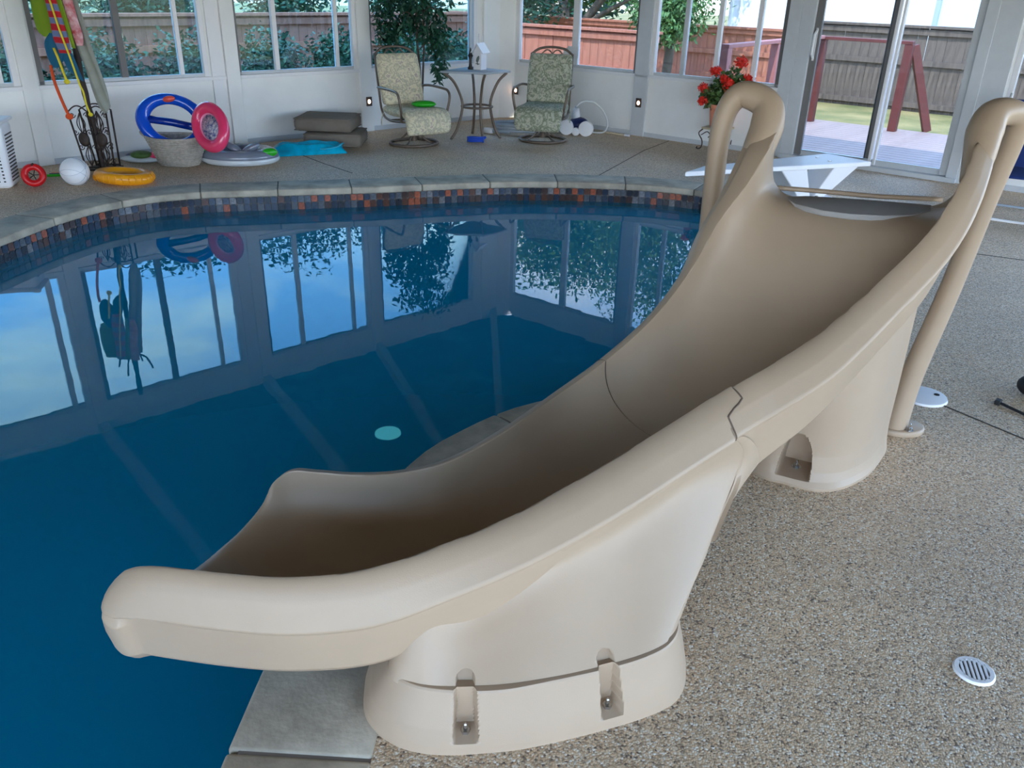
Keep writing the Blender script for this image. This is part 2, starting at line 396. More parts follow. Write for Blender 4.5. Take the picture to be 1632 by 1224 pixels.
yard = fill_poly('yard', [(-40, -40), (50, -40), (50, 60), (-40, 60)], [(p[0], p[1]) for p in room], -.12, 'grass')
# control joints cut in the deck
for pts in ([(-2.171, 8.392), (-1.85, 7.98), (-1.50, 7.58)], [(3.0, 5.58), (3.405, 5.388), (4.6, 4.8), (5.5, 4.4)], [(1.70, 3.42), (1.854, 3.197), (2.054, 2.908), (2.6, 2.15), (3.3, 1.2)],
            [(.75, 7.75), (1.35, 9.1), (1.72, 9.75)]):
    for a, b in zip(pts[:-1], pts[1:]):
        mb = MB(); mb.bar((*a, .0005), (*b, .0005), .008, .003); mb.build('control_joint', 'joint', floor)

# walls: kneewall + header as the wall itself
def wall(name, WF, ang, T0, T1, openings):
    mb = MB()
    x = T0
    for a, b, z0, z1 in openings:
        if a > x: wbox(mb, WF, ang, x, a, 0, .09, -.15, 2.42)
        if z0 > -.1: wbox(mb, WF, ang, a, b, 0, .09, -.15, z0)
        wbox(mb, WF, ang, a, b, 0, .09, z1, 2.42)
        x = b
    if x < T1: wbox(mb, WF, ang, x, T1, 0, .09, -.15, 2.42)
    return tag(mb.build(name, 'wall_paint'), kind='structure')
SILL, HEAD = .68, 2.10
OL = [(.33, 1.89, SILL, HEAD), (2.05, 3.46, SILL, HEAD), (3.76, 5.30, SILL, HEAD), (5.46, 6.95, SILL, HEAD), (7.1, 8.1, SILL, HEAD)]
ORr = [(-.10, 1.70, SILL, HEAD), (1.88, 3.42, SILL, HEAD), (3.69, 5.22, -.15, HEAD), (5.52, 6.95, SILL, HEAD), (7.1, 8.2, SILL, HEAD)]
wl = wall('wall_left', WL, ANG_L, 0, LT, OL); wr = wall('wall_right', WR, ANG_R, -.12, RT, ORr)
mb = MB(); mb.prism([WL(-.02, -.03, 0)[:2], WL(.24, -.03, 0)[:2], WL(.27, .1, 0)[:2], (-.14, 11.45), WR(-.10, .1, 0)[:2], WR(-.12, -.03, 0)[:2]], 0, 2.42)
mb.build('wall_corner', 'wall_paint', kind='structure')
# side and back walls of the enclosure (out of frame)
def simple_wall(name, p0, p1, n):
    p0 = Vector((*p0, 0)); p1 = Vector((*p1, 0)); d = (p1 - p0); L = d.length; d.normalize(); a = math.atan2(d.y, d.x); mb = MB()
    c = (p0 + p1) / 2
    mb.box((c.x, c.y, -.10), (L, .09, .10), a); mb.box((c.x, c.y, 2.36), (L, .09, .12), a)
    for i in range(n + 1):
        q = p0 + d * (L * i / n); mb.box((q.x, q.y, 1.26), (.09, .09, 1.75), a)
    o = mb.build(name, 'wall_paint', kind='structure')
    return o
simple_wall('wall_side_right', (Rend.x, Rend.y), (Rend.x, -3.2), 5)
x_ = MB(); x_.box((Lend.x, (Lend.y - 3.2) / 2, 1.2), (.09, Lend.y + 3.2, 2.5)); x_.build('wall_side_left', 'wall_paint', kind='structure')
simple_wall('wall_back', (Lend.x, -3.2), (Rend.x, -3.2), 7)
# posts / pilasters standing proud of the walls
def trim(name, WF, ang, specs, m='alu_frame'):
    for i, (t0, t1, o0, o1, z0, z1) in enumerate(specs):
        mb = MB(); wbox(mb, WF, ang, t0, t1, o0, o1, z0, z1); mb.build(name, m, kind='structure', bevel=.004)
trim('trim_1', WL, ANG_L, [(1.89, 2.05, -.035, 0, 0, 2.4), (3.46, 3.60, -.05, 0, 0, 2.4), (5.32, 5.45, -.035, 0, .0, 2.4), (6.96, 7.09, -.035, 0, 0, 2.4)], 'wall_paint')
trim('trim_2', WL, ANG_L, [(3.60, 3.74, -.02, 0, 0, 2.4)], 'alu_bright')
trim('trim_3', WR, ANG_R, [(1.70, 1.88, -.03, 0, 0, 2.4), (3.43, 3.56, -.03, 0, 0, 2.4), (5.30, 5.50, -.02, 0, 0, 2.4), (6.96, 7.09, -.035, 0, 0, 2.4)])
trim('trim_4', WL, ANG_L, [(.25, LT, -.03, 0, SILL - .035, SILL)], 'alu_bright')
trim('trim_5', WR, ANG_R, [(-.05, 3.43, -.03, 0, SILL - .035, SILL), (5.52, RT, -.03, 0, SILL - .035, SILL)], 'alu_bright')
mb = MB(); wbox(mb, WL, ANG_L, .24, LT, -.015, 0, 0, .05); mb.build('baseboard_left', 'alu_frame', kind='structure')
mb = MB(); wbox(mb, WR, ANG_R, -.05, 3.43, -.015, 0, 0, .05); wbox(mb, WR, ANG_R, 5.5, RT, -.015, 0, 0, .05); mb.build('baseboard_right', 'alu_frame', kind='structure')
# sliding windows
def window(n, WF, ang, t0, t1, stiles, glass, z0=SILL, z1=HEAD, w=.045):
    root = thing('window_%d' % n, kind='structure', loc=WF((t0 + t1) / 2, 0, z0))
    def piece(nm, a, b, o0, o1, c, d, m):
        mb = MB(); wbox(mb, WF, ang, a, b, o0, o1, c, d); return mb.build(nm, m, root, bevel=.003 if nm != 'pane' else 0)
    piece('rail', t0, t1, .01, .06, z0, z0 + .03, 'alu_frame'); piece('rail', t0, t1, .01, .06, z1 - .03, z1, 'alu_frame')
    piece('stile', t0, t0 + w, .0, .06, z0, z1, 'alu_bright'); piece('stile', t1 - w, t1, .01, .06, z0, z1, 'alu_dark')
    edges = [t0] + [s[0] for s in stiles] + [t1]
    for k, (s, sw, m) in enumerate(stiles): piece('stile', s - sw / 2, s + sw / 2, .005, .05, z0 + .03, z1 - .03, m)
    for k in range(len(edges) - 1):
        o = .03 if k % 2 else .045
        piece('pane', edges[k] + .01, edges[k + 1] - .01, o, o + .004, z0 + .02, z1 - .02, glass)
window(1, WL, ANG_L, .33, 1.89, [(.42, .03, 'alu_frame')], 'glass_tint')
window(2, WL, ANG_L, 2.05, 3.46, [(2.29, .04, 'alu_bright'), (3.01, .05, 'alu_bright')], 'glass_tint')
window(3, WL, ANG_L, 3.76, 5.30, [(4.02, .04, 'alu_bright'), (4.56, .06, 'alu_dark')], 'glass_tint')
window(4, WL, ANG_L, 5.46, 6.95, [(5.60, .05, 'alu_bright')], 'glass_tint')
window(5, WL, ANG_L, 7.1, 8.1, [(7.6, .05, 'alu_frame')], 'glass_tint')
window(6, WR, ANG_R, -.10, 1.70, [(.81, .09, 'alu_bright')], 'glass_clear')
window(7, WR, ANG_R, 1.88, 3.42, [(2.28, .05, 'alu_frame'), (2.68, .05, 'alu_bright'), (3.12, .05, 'alu_bright')], 'glass_clear')
window(8, WR, ANG_R, 5.52, 6.95, [(5.92, .06, 'alu_bright'), (6.4, .05, 'alu_frame')], 'glass_clear')
window(9, WR, ANG_R, 7.1, 8.2, [(7.6, .05, 'alu_frame')], 'glass_clear')
# sliding glass door
door = thing('door_1', kind='structure', loc=WR(4.45, 0, 0))
def dpiece(nm, a, b, o0, o1, c, d, m, bev=.004):
    mb = MB(); wbox(mb, WR, ANG_R, a, b, o0, o1, c, d); return mb.build(nm, m, door, bevel=bev)
dpiece('threshold', 3.56, 5.30, -.06, .09, 0, .045, 'alu_frame'); dpiece('threshold', 3.69, 5.22, .02, .06, .04, .10, 'alu_frame')
dpiece('jamb', 3.56, 3.70, -.03, .06, 0, HEAD, 'alu_frame'); dpiece('jamb', 5.20, 5.30, -.03, .06, 0, HEAD, 'alu_frame')
dpiece('door_stile', 3.70, 3.77, .0, .04, .05, HEAD, 'alu_dark'); dpiece('door_stile', 4.40, 4.46, .035, .06, .05, HEAD, 'alu_dark'); dpiece('door_stile', 4.46, 4.49, -.005, .05, .05, HEAD, 'alu_bright')
dpiece('door_stile', 4.505, 4.53, -.005, .05, .05, HEAD, 'alu_bright'); dpiece('door_stile', 5.13, 5.20, .0, .05, .05, HEAD, 'alu_frame')
dpiece('door_rail', 3.70, 5.20, .0, .05, HEAD - .07, HEAD, 'alu_frame')
dpiece('pane', 3.77, 4.42, .02, .025, .09, HEAD - .06, 'glass_clear', 0); dpiece('pane', 4.50, 5.14, .035, .04, .09, HEAD - .06, 'glass_clear', 0)
mb = MB(); mb.tube([WR(3.735, -.0, .98), WR(3.735, -.05, 1.02), WR(3.735, -.055, 1.12), WR(3.735, -.05, 1.2), WR(3.735, 0, 1.24)], .012, 8); wbox(mb, WR, ANG_R, 3.725, 3.745, -.006, .0, .96, 1.26)
mb.build('door_handle', 'alu_bright', door, smooth=False)
# ceiling and beams
ce = MB(); rim_ = [Vector((*p, 2.42)) for p in room]; apex = [Vector((-.05, 7.2, 3.05)), Vector((-.05, -3.2, 3.05))]
ce.add(rim_ + apex, [(0, 6, 5), (5, 6, 7, 4), (1, 2, 6), (2, 3, 7, 6), (0, 1, 6), (3, 4, 7)])
ceil = ce.build('ceiling', 'ceiling_wood', kind='structure')
for i, (a, b) in enumerate([(WL(.0, 0, 2.34), (-.05, 7.2, 2.96)), ((-.05, 7.2, 2.96), (-.05, -3.2, 2.96)), (WL(1.97, 0, 2.36), (-.25, 7.0, 2.95)), (WR(1.79, 0, 2.36), (.15, 7.0, 2.95)), (WL(3.55, 0, 2.36), (-.05, 5, 2.96)), (WL(5.4, 0, 2.36), (-.05, 3, 2.96)), (WR(3.5, 0, 2.36), (-.05, 5, 2.96)), (WR(5.4, 0, 2.36), (-.05, 3, 2.96))]):
    mb = MB(); mb.bar(a, b, .09, .13); mb.build('beam', 'beam_paint', ceil)

# ---------------------------------------------------------------- pool
pool = thing('swimming_pool', 'freeform swimming pool with blue water, grey coping and tiled waterline', 'pool', (-.632, 1.33, 0))
shell_in = offset(path, SG * .03)[::4]; cen = np.array([-1.0, 3.6]); rows = []
for f_, z in ((0, -.05), (0, -.3), (0, -.8), (.012, -1.0), (.04, -1.15), (.09, -1.25), (.18, -1.33), (.4, -1.4), (.7, -1.5), (.93, -1.55), (1, -1.55)):
    rows.append([(*(p + (cen - p) * f_), z) for p in shell_in])
MB().grid(rows, True).build('shell', 'pool_plaster', pool, smooth=True)
w_o = fill_poly('water', offset(path, SG * .028)[::4], None, 0., 'water', kind=None)
w_o.parent = pool; w_o.location = (0 - pool.location.x, 0 - pool.location.y, -.17)
nst = int(round(perim / .60)); seg = 600 / nst
for i in range(nst):
    a = i * seg; idx = np.linspace(a, a + seg, 7); per = np.arange(601)
    pi_ = np.vstack([inner, inner[:1]]); po_ = np.vstack([outer, outer[:1]])
    I = np.stack([np.interp(idx, per, pi_[:, k]) for k in (0, 1)], 1); O = np.stack([np.interp(idx, per, po_[:, k]) for k in (0, 1)], 1)
    g_ = .0025
    dI = (I[1] - I[0]); dI /= np.linalg.norm(dI); I[0] += dI * g_; dI = (I[-2] - I[-1]); dI /= np.linalg.norm(dI); I[-1] += dI * g_
    dO = (O[1] - O[0]); dO /= np.linalg.norm(dO); O[0] += dO * g_; dO = (O[-2] - O[-1]); dO /= np.linalg.norm(dO); O[-1] += dO * g_
    h = .0015 + .001 * random.random()
    mb = MB(); mb.prism([tuple(p) for p in I] + [tuple(p) for p in O[::-1]], -.055, h); mb.build('coping_stone', 'coping_stone', pool, bevel=.011, smooth=True, ang=.9)
mb = MB(); mb.grid([[(*p, -.06) for p in offset(path, SG * .027)[::3]], [(*p, -.002) for p in offset(path, SG * .027)[::3]], [(*p, -.002) for p in offset(path, SG * .36)[::3]]], True); mb.build('coping_joints', 'mortar', pool)
tl = offset(path, SG * .022)
tl_c = np.vstack([tl, tl[:1]]); cum = np.r_[0, np.cumsum(np.linalg.norm(np.diff(tl_c, axis=0), axis=1))]
i0 = int(np.argmin(np.linalg.norm(tl - np.array([1.75, 7.1]), axis=1))); i1 = int(np.argmin(np.linalg.norm(tl - np.array([-3.45, 4.75]), axis=1)))
s0, s1 = cum[i0], cum[i1]
tme = {}
for r_, (w_, h_) in enumerate(((.050, .052), (.050, .088))):
    for k in range(8):
        mb = MB(); c_ = .009
        poly = [(-w_/2 + c_, -h_/2), (w_/2 - c_, -h_/2), (w_/2, -h_/2 + c_), (w_/2, h_/2 - c_), (w_/2 - c_, h_/2), (-w_/2 + c_, h_/2), (-w_/2, h_/2 - c_), (-w_/2, -h_/2 + c_)]
        mb.prism(poly, 0, .008)
        mb.v = [(x, z, y) for x, y, z in mb.v]; me = mb.mesh('tile', 'tile_%d' % k); tme[r_, k] = me
def tile_at(s_, z, r_, k, parent_offset):
    x = np.interp(s_ % cum[-1], cum, tl_c[:, 0]); y = np.interp(s_ % cum[-1], cum, tl_c[:, 1])
    x2 = np.interp((s_ + .02) % cum[-1], cum, tl_c[:, 0]); y2 = np.interp((s_ + .02) % cum[-1], cum, tl_c[:, 1])
    return (x, y, z), math.atan2(y2 - y, x2 - x)
nt = int((s1 - s0) / .0545)
dd = random.Random(3)
for j in range(nt):
    for r_, z in ((0, -.084), (1, -.157)):
        s_ = s0 + (s1 - s0) * (j + .5) / nt
        p, a = tile_at(s_, z, r_, 0, None)
        k = dd.choices(range(8), [6, 5, 4, 3, 3, 5, 2, 3])[0]
        inst(tme[r_, k], 'waterline_tile', pool, (p[0] - pool.location.x, p[1] - pool.location.y, p[2]), (0, 0, a))
for k in range(8):
    mb = MB()
    for j in range(k, int((perim - (s1 - s0)) / .0545), 8):
        for z, h_ in ((-.084, .052), (-.157, .088)):
            p, a = tile_at(s1 + .0545 * j + .03, z, 0, 0, None); mb.box(p, (.05, .008, h_), a)
    mb.build('waterline_tiles', 'tile_%d' % k, pool, kind='stuff')
mb = MB(); tg = offset(path, SG * .0255)[::2]; mb.grid([[(*p, -.05) for p in tg], [(*p, -.21) for p in tg]], True); mb.build('tile_grout', 'mortar', pool)
mb = MB(); mb.lathe([(.0, -1.42), (.085, -1.42), (.094, -1.425), (.096, -1.44), (.096, -1.50)][::-1], 32, (-.91, 5.35, 0)); mb.build('glowing_inlet', 'inlet_glow', pool, label='round pale inlet disc on the pool floor with added glow')  # floor inlet disc, no lamp; its faint glow is added to the material
mb = MB(); mb.torus((-.91, 5.35, -1.44), .104, .007, 40, 6); mb.build('inlet_ring', 'dark_hole', pool)

# ---------------------------------------------------------------- outdoors
def fence(WF, ang, off, t0, t1, z0, z1, m, label, rails, cap=True, group=None, face=-1, bw=.142):
    root = thing('fence', label, 'fence', WF((t0 + t1) / 2, off, z0))
    mb = MB(); mb.box((0, 0, (z1 - z0) / 2), (bw - .004, .02, z1 - z0)); me = mb.mesh('board', m)
    n = int((t1 - t0) / bw)
    for i in range(n):
        p = Vector(WF(t0 + (i + .5) * bw, off + random.uniform(-.004, .004), z0)) - root.location
        inst(me, 'board', root, p, (0, random.uniform(-.004, .004), ang))
    for z in rails:
        mb = MB(); wbox(mb, WF, ang, t0, t1, off - .055, off - .015, z - .04, z + .04); mb.build('rail', m, root)
    if cap:
        mb = MB(); wbox(mb, WF, ang, t0, t1, off - .09, off + .06, z1, z1 + .035); mb.build('cap', m, root)
    for i in range(int((t1 - t0) / 2.4) + 1):
        mb = MB(); wbox(mb, WF, ang, t0 + 2.4 * i, t0 + 2.4 * i + .09, off + .02, off + .11, z0, z1); mb.build('post', m, root)
    return root
fence(WR, ANG_R, 6.0, -7, 1.0, -.12, .94, 'cedar', 'tall cedar board fence seen behind the trees and the flowers', (.15, .55, .90))
fence(WR, ANG_R, 6.0, 1.0, 9.5, -.12, 1.10, 'old_cedar', 'weathered grey-brown board fence beyond the deck and lawn', (-.02, .60, 1.04))
fence(WR, ANG_R, 2.4, -3.2, .55, -.12, .97, 'cedar', 'low reddish board fence close behind the right-hand chair', (.45, .90))
fence(WL, ANG_L, 3.0, -3.0, 9.0, -.12, 1.10, 'cedar', 'reddish board fence running behind the green hedge', (.2, .72, 1.03))
# hedge shrubs
for i in range(10):
    t = -.4 + i * .95; root = thing('hedge_shrub', None, 'shrub', WL(t, 1.3, -.12), group='evergreen shrubs of the hedge')
    root['label'] = 'dense green hedge shrub outside the left wall, ' + ['nearest the corner behind the side table', 'behind the potted ficus', 'seen just left of the left chair', 'seen above the stacked cushions', 'seen above the teal mattress', 'seen above the pink ring', 'seen right of the coat pole', 'seen behind the coat pole', 'seen above the laundry hamper', 'farthest to the left'][i]
    V, F = leaves((0, 0, .52), (.46, .48, .60 + random.uniform(-.05, .05)), 6500, .062, seed=i, aspect=.55)
    mb = MB(); mb.add(V, F); mb.sphere((0, 0, .42), (.36, .36, .42), 14, 9); mb.build('foliage', 'hedge_leaf', root, local=True, recalc=False, kind='stuff')
    mb = MB(); mb.tube([(0, 0, 0), (.02, .01, .3), (.0, .0, .6)], [.03, .025, .01], 6); mb.tube([(0, 0, .2), (.2, .05, .5)], [.02, .008], 5); mb.tube([(0, 0, .2), (-.2, -.05, .5)], [.02, .008], 5); mb.build('stem', 'bark', root, local=True)
# trees
def tree(name, label, base, forks, blobs, lm, n=2600, size=.14, hang=0, seed=0, group=None):
    root = thing(name, label, 'tree', base, group=group)
    mb = MB()
    for pts, r0, r1 in forks: mb.tube(spline(pts, 10), list(np.linspace(r0, r1, 10)), 8)
    mb.build('trunk', 'bark', root, local=True, smooth=True)
    mb = MB()
    for k, (c, r) in enumerate(blobs):
        V, F = leaves(c, r, n, size, hang, seed=seed + k, aspect=.4); mb.add(V, F)
    mb.build('foliage', lm, root, local=True, recalc=False, kind='stuff')
    return root
tree('tree', 'wide tree with forked dark trunks behind the low fence', WR(-5.4, 8.2, -.12),
     [([(0, 0, 0), (0, 0, .6), (.05, 0, 1.0)], .24, .16), ([(0, 0, .5), (-.35, .2, 1.1), (-.9, .5, 2.2), (-1.3, .6, 3.2)], .15, .06), ([(0, 0, .6), (-.12, .1, 1.3), (-.1, .3, 2.4), (0, .3, 3.4)], .15, .05), ([(.05, 0, .5), (.5, -.3, 1.1), (1.1, -.8, 2.0), (1.6, -1.0, 2.8)], .13, .05), ([(.3, -.2, .8), (.9, -.6, 1.2), (1.8, -1.2, 1.7)], .07, .03)],
     [((0, 0, 3.4), (2.6, 2.2, 1.5)), ((-1.8, .8, 2.9), (1.8, 1.5, 1.2)), ((1.8, -1.2, 2.9), (1.8, 1.5, 1.25)), ((.3, .5, 4.6), (2.2, 2.0, 1.0)), ((0, 2.2, 1.9), (2.8, .8, .8))], 'tree_leaf', 7000, .14, seed=20)
tree('willow_tree', 'pale green drooping tree beyond the flower pot window', WR(-.6, 4.6, -.12),
     [([(0, 0, 0), (.05, 0, 1.2), (0, 0, 2.6)], .09, .05)],
     [((0, 0, 2.4), (1.2, 1.1, 1.4)), ((-.1, -.3, 1.35), (.6, .5, .55)), ((.4, .1, 3.4), (1.5, 1.4, .9))], 'willow_leaf', 5200, .09, hang=.8, seed=40)
for i, (t, o, h, s) in enumerate([(9.4, 5.0, 2.0, 1.0), (7.1, 5.2, 2.2, 1.05), (4.9, 5.0, 1.9, 1.0), (2.6, 4.8, 2.5, 1.1), (.2, 5.2, 3.0, 1.15), (-2.2, 5.6, 3.4, 1.2), (-4.7, 5.0, 3.2, 1.2)]):
    tree('leafy_tree', 'leafy tree beyond the hedge fence, ' + ['farthest left', 'above the laundry hamper', 'above the iron stand', 'above the blue ring', 'above the stacked cushions', 'above the left flowered chair', 'above the corner column'][i], WL(t, o, -.12), [([(0, 0, 0), (.03, 0, h * .4), (0, 0, h * .75)], .10, .04)],
         [((0, 0, h * .72), (s, s, h * .32)), ((.2, -.2, h * .5), (s * .8, s * .8, h * .25))], 'hedge_leaf', 3200, .11, seed=60 + 3 * i, group='trees beyond the left fence')
for i, (t, o, h, s_) in enumerate([(-9.5, 36, 5.2, 2.4), (-4.6, 34, 5.5, 2.2), (0, 35, 6.0, 2.3), (4.8, 36, 5.5, 2.3), (-4.6, 18.5, 5.0, 1.9), (-9.6, 14, 5.5, 2.3), (-14.8, 12, 6, 2.4)]):
    tree('distant_tree', 'dark distant tree, ' + ['on the skyline behind the white metal building', 'between the white metal building and the door frame', 'on the skyline above the far house', 'on the skyline at the far right', 'just behind the white metal building', 'left of the white metal building', 'far left beyond the cedar fence'][i], WR(t, o, -.12), [([(0, 0, 0), (.05, 0, h * .3), (0, 0, h * .6)], .2, .08)],
         [((0, 0, h * .5), (s_, s_, h * .48))], 'pine_leaf', 3500, .3, seed=90 + 3 * i, group='dark trees on the skyline')
# deck outside the door
deck = thing('wooden_deck', 'weathered pinkish plank deck outside the sliding door', 'deck', WR(4.4, 1.6, -.12))
n = 21; bw = (3.25 - .10) / n
mbx = MB(); mbx.box((0, 0, 0), (3.6, bw - .012, .03)); bme = mbx.mesh('deck_board', 'deck_board', bevel=.003)
for i in range(n):
    p = Vector(WR(2.62 + 1.8, .10 + (i + .5) * bw, -.045)) - deck.location; inst(bme, 'deck_board', deck, p, (0, 0, ANG_R))
mb = MB(); wbox(mb, WR, ANG_R, 2.62, 6.22, .12, 3.2, -.12, -.066); mb.build('frame', 'old_cedar', deck)
rail = thing('deck_railing', 'reddish stained timber railing at the far edge of the deck', 'railing', WR(3.2, 3.0, -.03))
def rb(nm, a, b, w, h, m='red_stain', par=rail): x = MB(); x.bar(a, b, w, h); return x.build(nm, m, par, bevel=.004)
rb('top_rail', WR(2.62, 3.0, 1.03), WR(3.80, 3.0, 1.03), .11, .04); 
for t in (2.66, 3.76): x = MB(); wbox(x, WR, ANG_R, t - .05, t + .05, 2.95, 3.05, -.03, 1.01); x.build('post', 'red_stain', rail, bevel=.004)
rb('brace', WR(3.80, 3.05, 1.0), WR(4.10, 3.32, -.03), .06, .10)
rail2 = thing('deck_railing', 'faded pink timber railing running out from the wall behind the red flowers', 'railing', WR(2.66, 1.6, -.03))
rb('top_rail', WR(2.66, .22, 1.02), WR(2.66, 2.92, 1.04), .10, .04, 'pink_stain', rail2)
for o in (.26, 1.55): x = MB(); wbox(x, WR, ANG_R, 2.61, 2.71, o - .05, o + .05, -.03, 1.0); x.build('post', 'pink_stain', rail2, bevel=.004)
# white metal building
bld = thing('metal_building', 'white ribbed metal building behind the weathered fence', 'building', WR(-.6, 11, -.12))
x = MB(); wbox(x, WR, ANG_R, -2.3, 2.05, 10.06, 15, -.12, 4.2); x.build('wall', 'metal_siding', bld)
for i in range(20):
    x = MB(); wbox(x, WR, ANG_R, -2.25 + i * .215, -2.21 + i * .215, 10.03, 10.06, -.12, 4.2); x.build('rib', 'metal_siding', bld)
x = MB(); wbox(x, WR, ANG_R, 2.05, 2.13, 9.98, 10.1, -.12, 4.2); x.build('downspout', 'hose_grey', bld)
x = MB(); wbox(x, WR, ANG_R, -2.45, 2.25, 9.85, 15.1, 4.2, 4.3); x.build('roof', 'roof_grey', bld)
# far ranch rails, house, sunny shrubs
rr = thing('ranch_fence', 'distant white rail fence across the pasture', 'fence', WR(-3, 24, -.12))
for z in (.2, .55, .9): x = MB(); wbox(x, WR, ANG_R, -8, 1.5, 24, 24.06, z, z + .13); x.build('rail', 'white_rough', rr)
for i in range(4): x = MB(); wbox(x, WR, ANG_R, -8 + i * 2.5, -7.86 + i * 2.5, 24.06, 24.2, -.12, 1.1); x.build('post', 'white_rough', rr)
hs = thing('far_house', 'white far house with a grey roof at the right edge', 'house', WR(4.1, 17.5, -.12))
x = MB(); wbox(x, WR, ANG_R, 2.0, 6.2, 16, 20, -.12, 1.0); x.build('wall', 'white_rough', hs)
x = MB(); x.add([WR(1.7, 15.7, 1.0), WR(6.5, 15.7, 1.0), WR(6.5, 20.3, 1.0), WR(1.7, 20.3, 1.0), WR(2.5, 18, 2.6), WR(5.8, 18, 2.6)], [(0, 1, 5, 4), (1, 2, 5), (2, 3, 4, 5), (3, 0, 4)]); x.build('roof', 'roof_grey', hs)
x = MB(); wbox(x, WR, ANG_R, 2.7, 3.1, 15.96, 16.0, .2, .8); x.build('window', 'old_cedar', hs)
sh = thing('sunny_shrub', 'bright yellow-green shrub behind the fence right of the door', 'shrub', WR(4.3, 7.4, -.12))
V, F = leaves((0, 0, .7), (.75, .6, .66), 2200, .09, seed=77); x = MB(); x.add(V, F); x.build('foliage', 'tree_leaf', sh, local=True, recalc=False, kind='stuff')

# ================================================================ THE SLIDE
ST = [((1.468,2.740,1.200),(0.879,2.888,1.200)), ((1.328,2.515,1.090),(0.812,2.768,1.120)), ((1.204,2.382,0.970),(0.748,2.707,1.030)), ((1.040,2.270,0.850),(0.657,2.657,0.910)),
      ((0.839,2.136,0.735),(0.567,2.577,0.770)), ((0.694,2.071,0.665),(0.444,2.478,0.640)), ((0.595,2.038,0.615),(0.291,2.398,0.520)), ((0.423,1.915,0.560),(0.146,2.314,0.440)),
      ((0.213,1.748,0.515),(-0.026,2.137,0.395)), ((0.014,1.604,0.475),(-0.174,2.019,0.365)), ((-0.155,1.517,0.445),(-0.303,1.977,0.350)), ((-0.303,1.457,0.425),(-0.425,1.966,0.345)),
      ((-0.471,1.438,0.410),(-0.534,1.981,0.340)), ((-0.632,1.459,0.400),(-0.615,1.987,0.340)), ((-0.817,1.499,0.390),(-0.690,1.966,0.335)), ((-.95, 1.53, .385), (-.83, 1.95, .33))]
#        bottom z  interior squareness   near band lateral/drop
ZB = [.955, .952, .86, .68, .54, .43, .345, .285, .24, .205, .18, .165, .155, .15, .15, .155]
EX = [7, 6, 3.4, 2.6, 2.5, 2.4, 2.4, 2.4, 2.4, 2.4, 2.4, 2.4, 2.4, 2.5, 2.6, 2.6]
BL = [.065, .07, .075, .08, .095, .095, .095, .095, .095, .085, .075, .065, .06, .06, .06, .06]
BD = [.06, .065, .07, .075, .085, .09, .09, .08, .078, .08, .088, .10, .10, .10, .10, .10]
SK = [.13, .15, .17, .18, .19, .215, .24, .22, .19, .17, .175, .18, .18, .185, .19, .19]   
FL = [.10, .10, .09, .075, .06, .055, .055, .055, .055, .055, .055, .055, .055, .055, .055, .055]   # how far the outer wall reaches below the lip
NSr = 1500
sN = spline([a for a, b in ST], NSr); sF = spline([b for a, b in ST], NSr); sP = spline([[z, e, l, d, k, q] for z, e, l, d, k, q in zip(ZB, EX, BL, BD, SK, FL)], NSr)
def at(arr, s): x = s / 15 * (NSr - 1); i = int(max(0, min(NSr - 2, math.floor(x)))); f = x - i; return arr[i] * (1 - f) + arr[i + 1] * f
# profile index v in [0,1] over a matched inner and outer curve
KI = 112
def profile(s, thick=1.):
    n_, f_ = at(sN, s), at(sF, s); zb, ex, bl, bd, sk, fl = at(sP, s)
    c = (n_ + f_) / 2; u = (n_ - f_)[:2]; W_ = np.linalg.norm(u); u = u / W_; h = W_ / 2
    def pt(x, z): return (c[0] + u[0] * x, c[1] + u[1] * x, z)
    inn = []
    fd = .05
    # far band middle -> crest
    for a in np.linspace(0, 1, 7)[:-1]:
        th = PI * .5 * (1 - a); inn.append((-h - fl * .75 * math.sin(th), f_[2] - fd * .55 * (1 - math.cos(th)) - .0))
    ph = np.linspace(0, PI, 61)
    for p in ph:
        ct, st = math.cos(p), math.sin(p)
        x = -h * math.copysign(abs(ct) ** (2 / ex), ct); g_ = abs(st) ** (2 / ex)
        cr_ = f_[2] if x < 0 else n_[2]
        # ease the crest so that the two halves meet at the bottom
        inn.append((x, cr_ - (cr_ - zb) * g_))
    for a in np.linspace(0, 1, 9)[1:]:   # crest -> middle of the slanted band
        inn.append((h + bl * .62 * a, n_[2] - bd * .36 * a ** 1.7))
    FX, FZ = -h - fl, f_[2] - fd
    out = [inn[0], (FX + .002, FZ + .004), (FX, FZ - .01), (FX + .006, FZ - .016), (FX + .014, FZ - .018), (FX + .018, FZ - .05), (FX + .028, FZ - .09), (FX + .05, FZ - .12)]
    zl = zb - .05; LX, LZ = h + bl, n_[2] - bd
    e0 = (FX + .09, FZ - .145); e1 = (LX - .10, LZ - sk)
    for a in np.linspace(0, 1, 25):
        w = math.sin(PI * a) ** .6; zz = e0[1] * (1 - a) + e1[1] * a
        out.append((e0[0] * (1 - a) + e1[0] * a, zz * (1 - w) + min(zl, max(zz, zl)) * w if w < 1 else zl))
    dn = .016 * float(np.clip((s - 14.25) / .22, 0, 1)) ** 2 * (3 - 2 * float(np.clip((s - 14.25) / .22, 0, 1)))
    out += [(LX - .062 + dn, LZ - sk + .018), (LX - .042 + dn, LZ - sk + .042), (LX - .030 + dn, LZ - sk * .45), (LX - .023 + dn, LZ - .04), (LX - .020, LZ - .014), (LX - .014, LZ - .004), (LX - .004, LZ), (LX, LZ + .006), (LX - .004, LZ + .016), inn[-1]]
    I = resample([pt(*p) for p in inn], KI * 2)
    O = resample([pt(*p) for p in out], KI * 2)
    return I, O
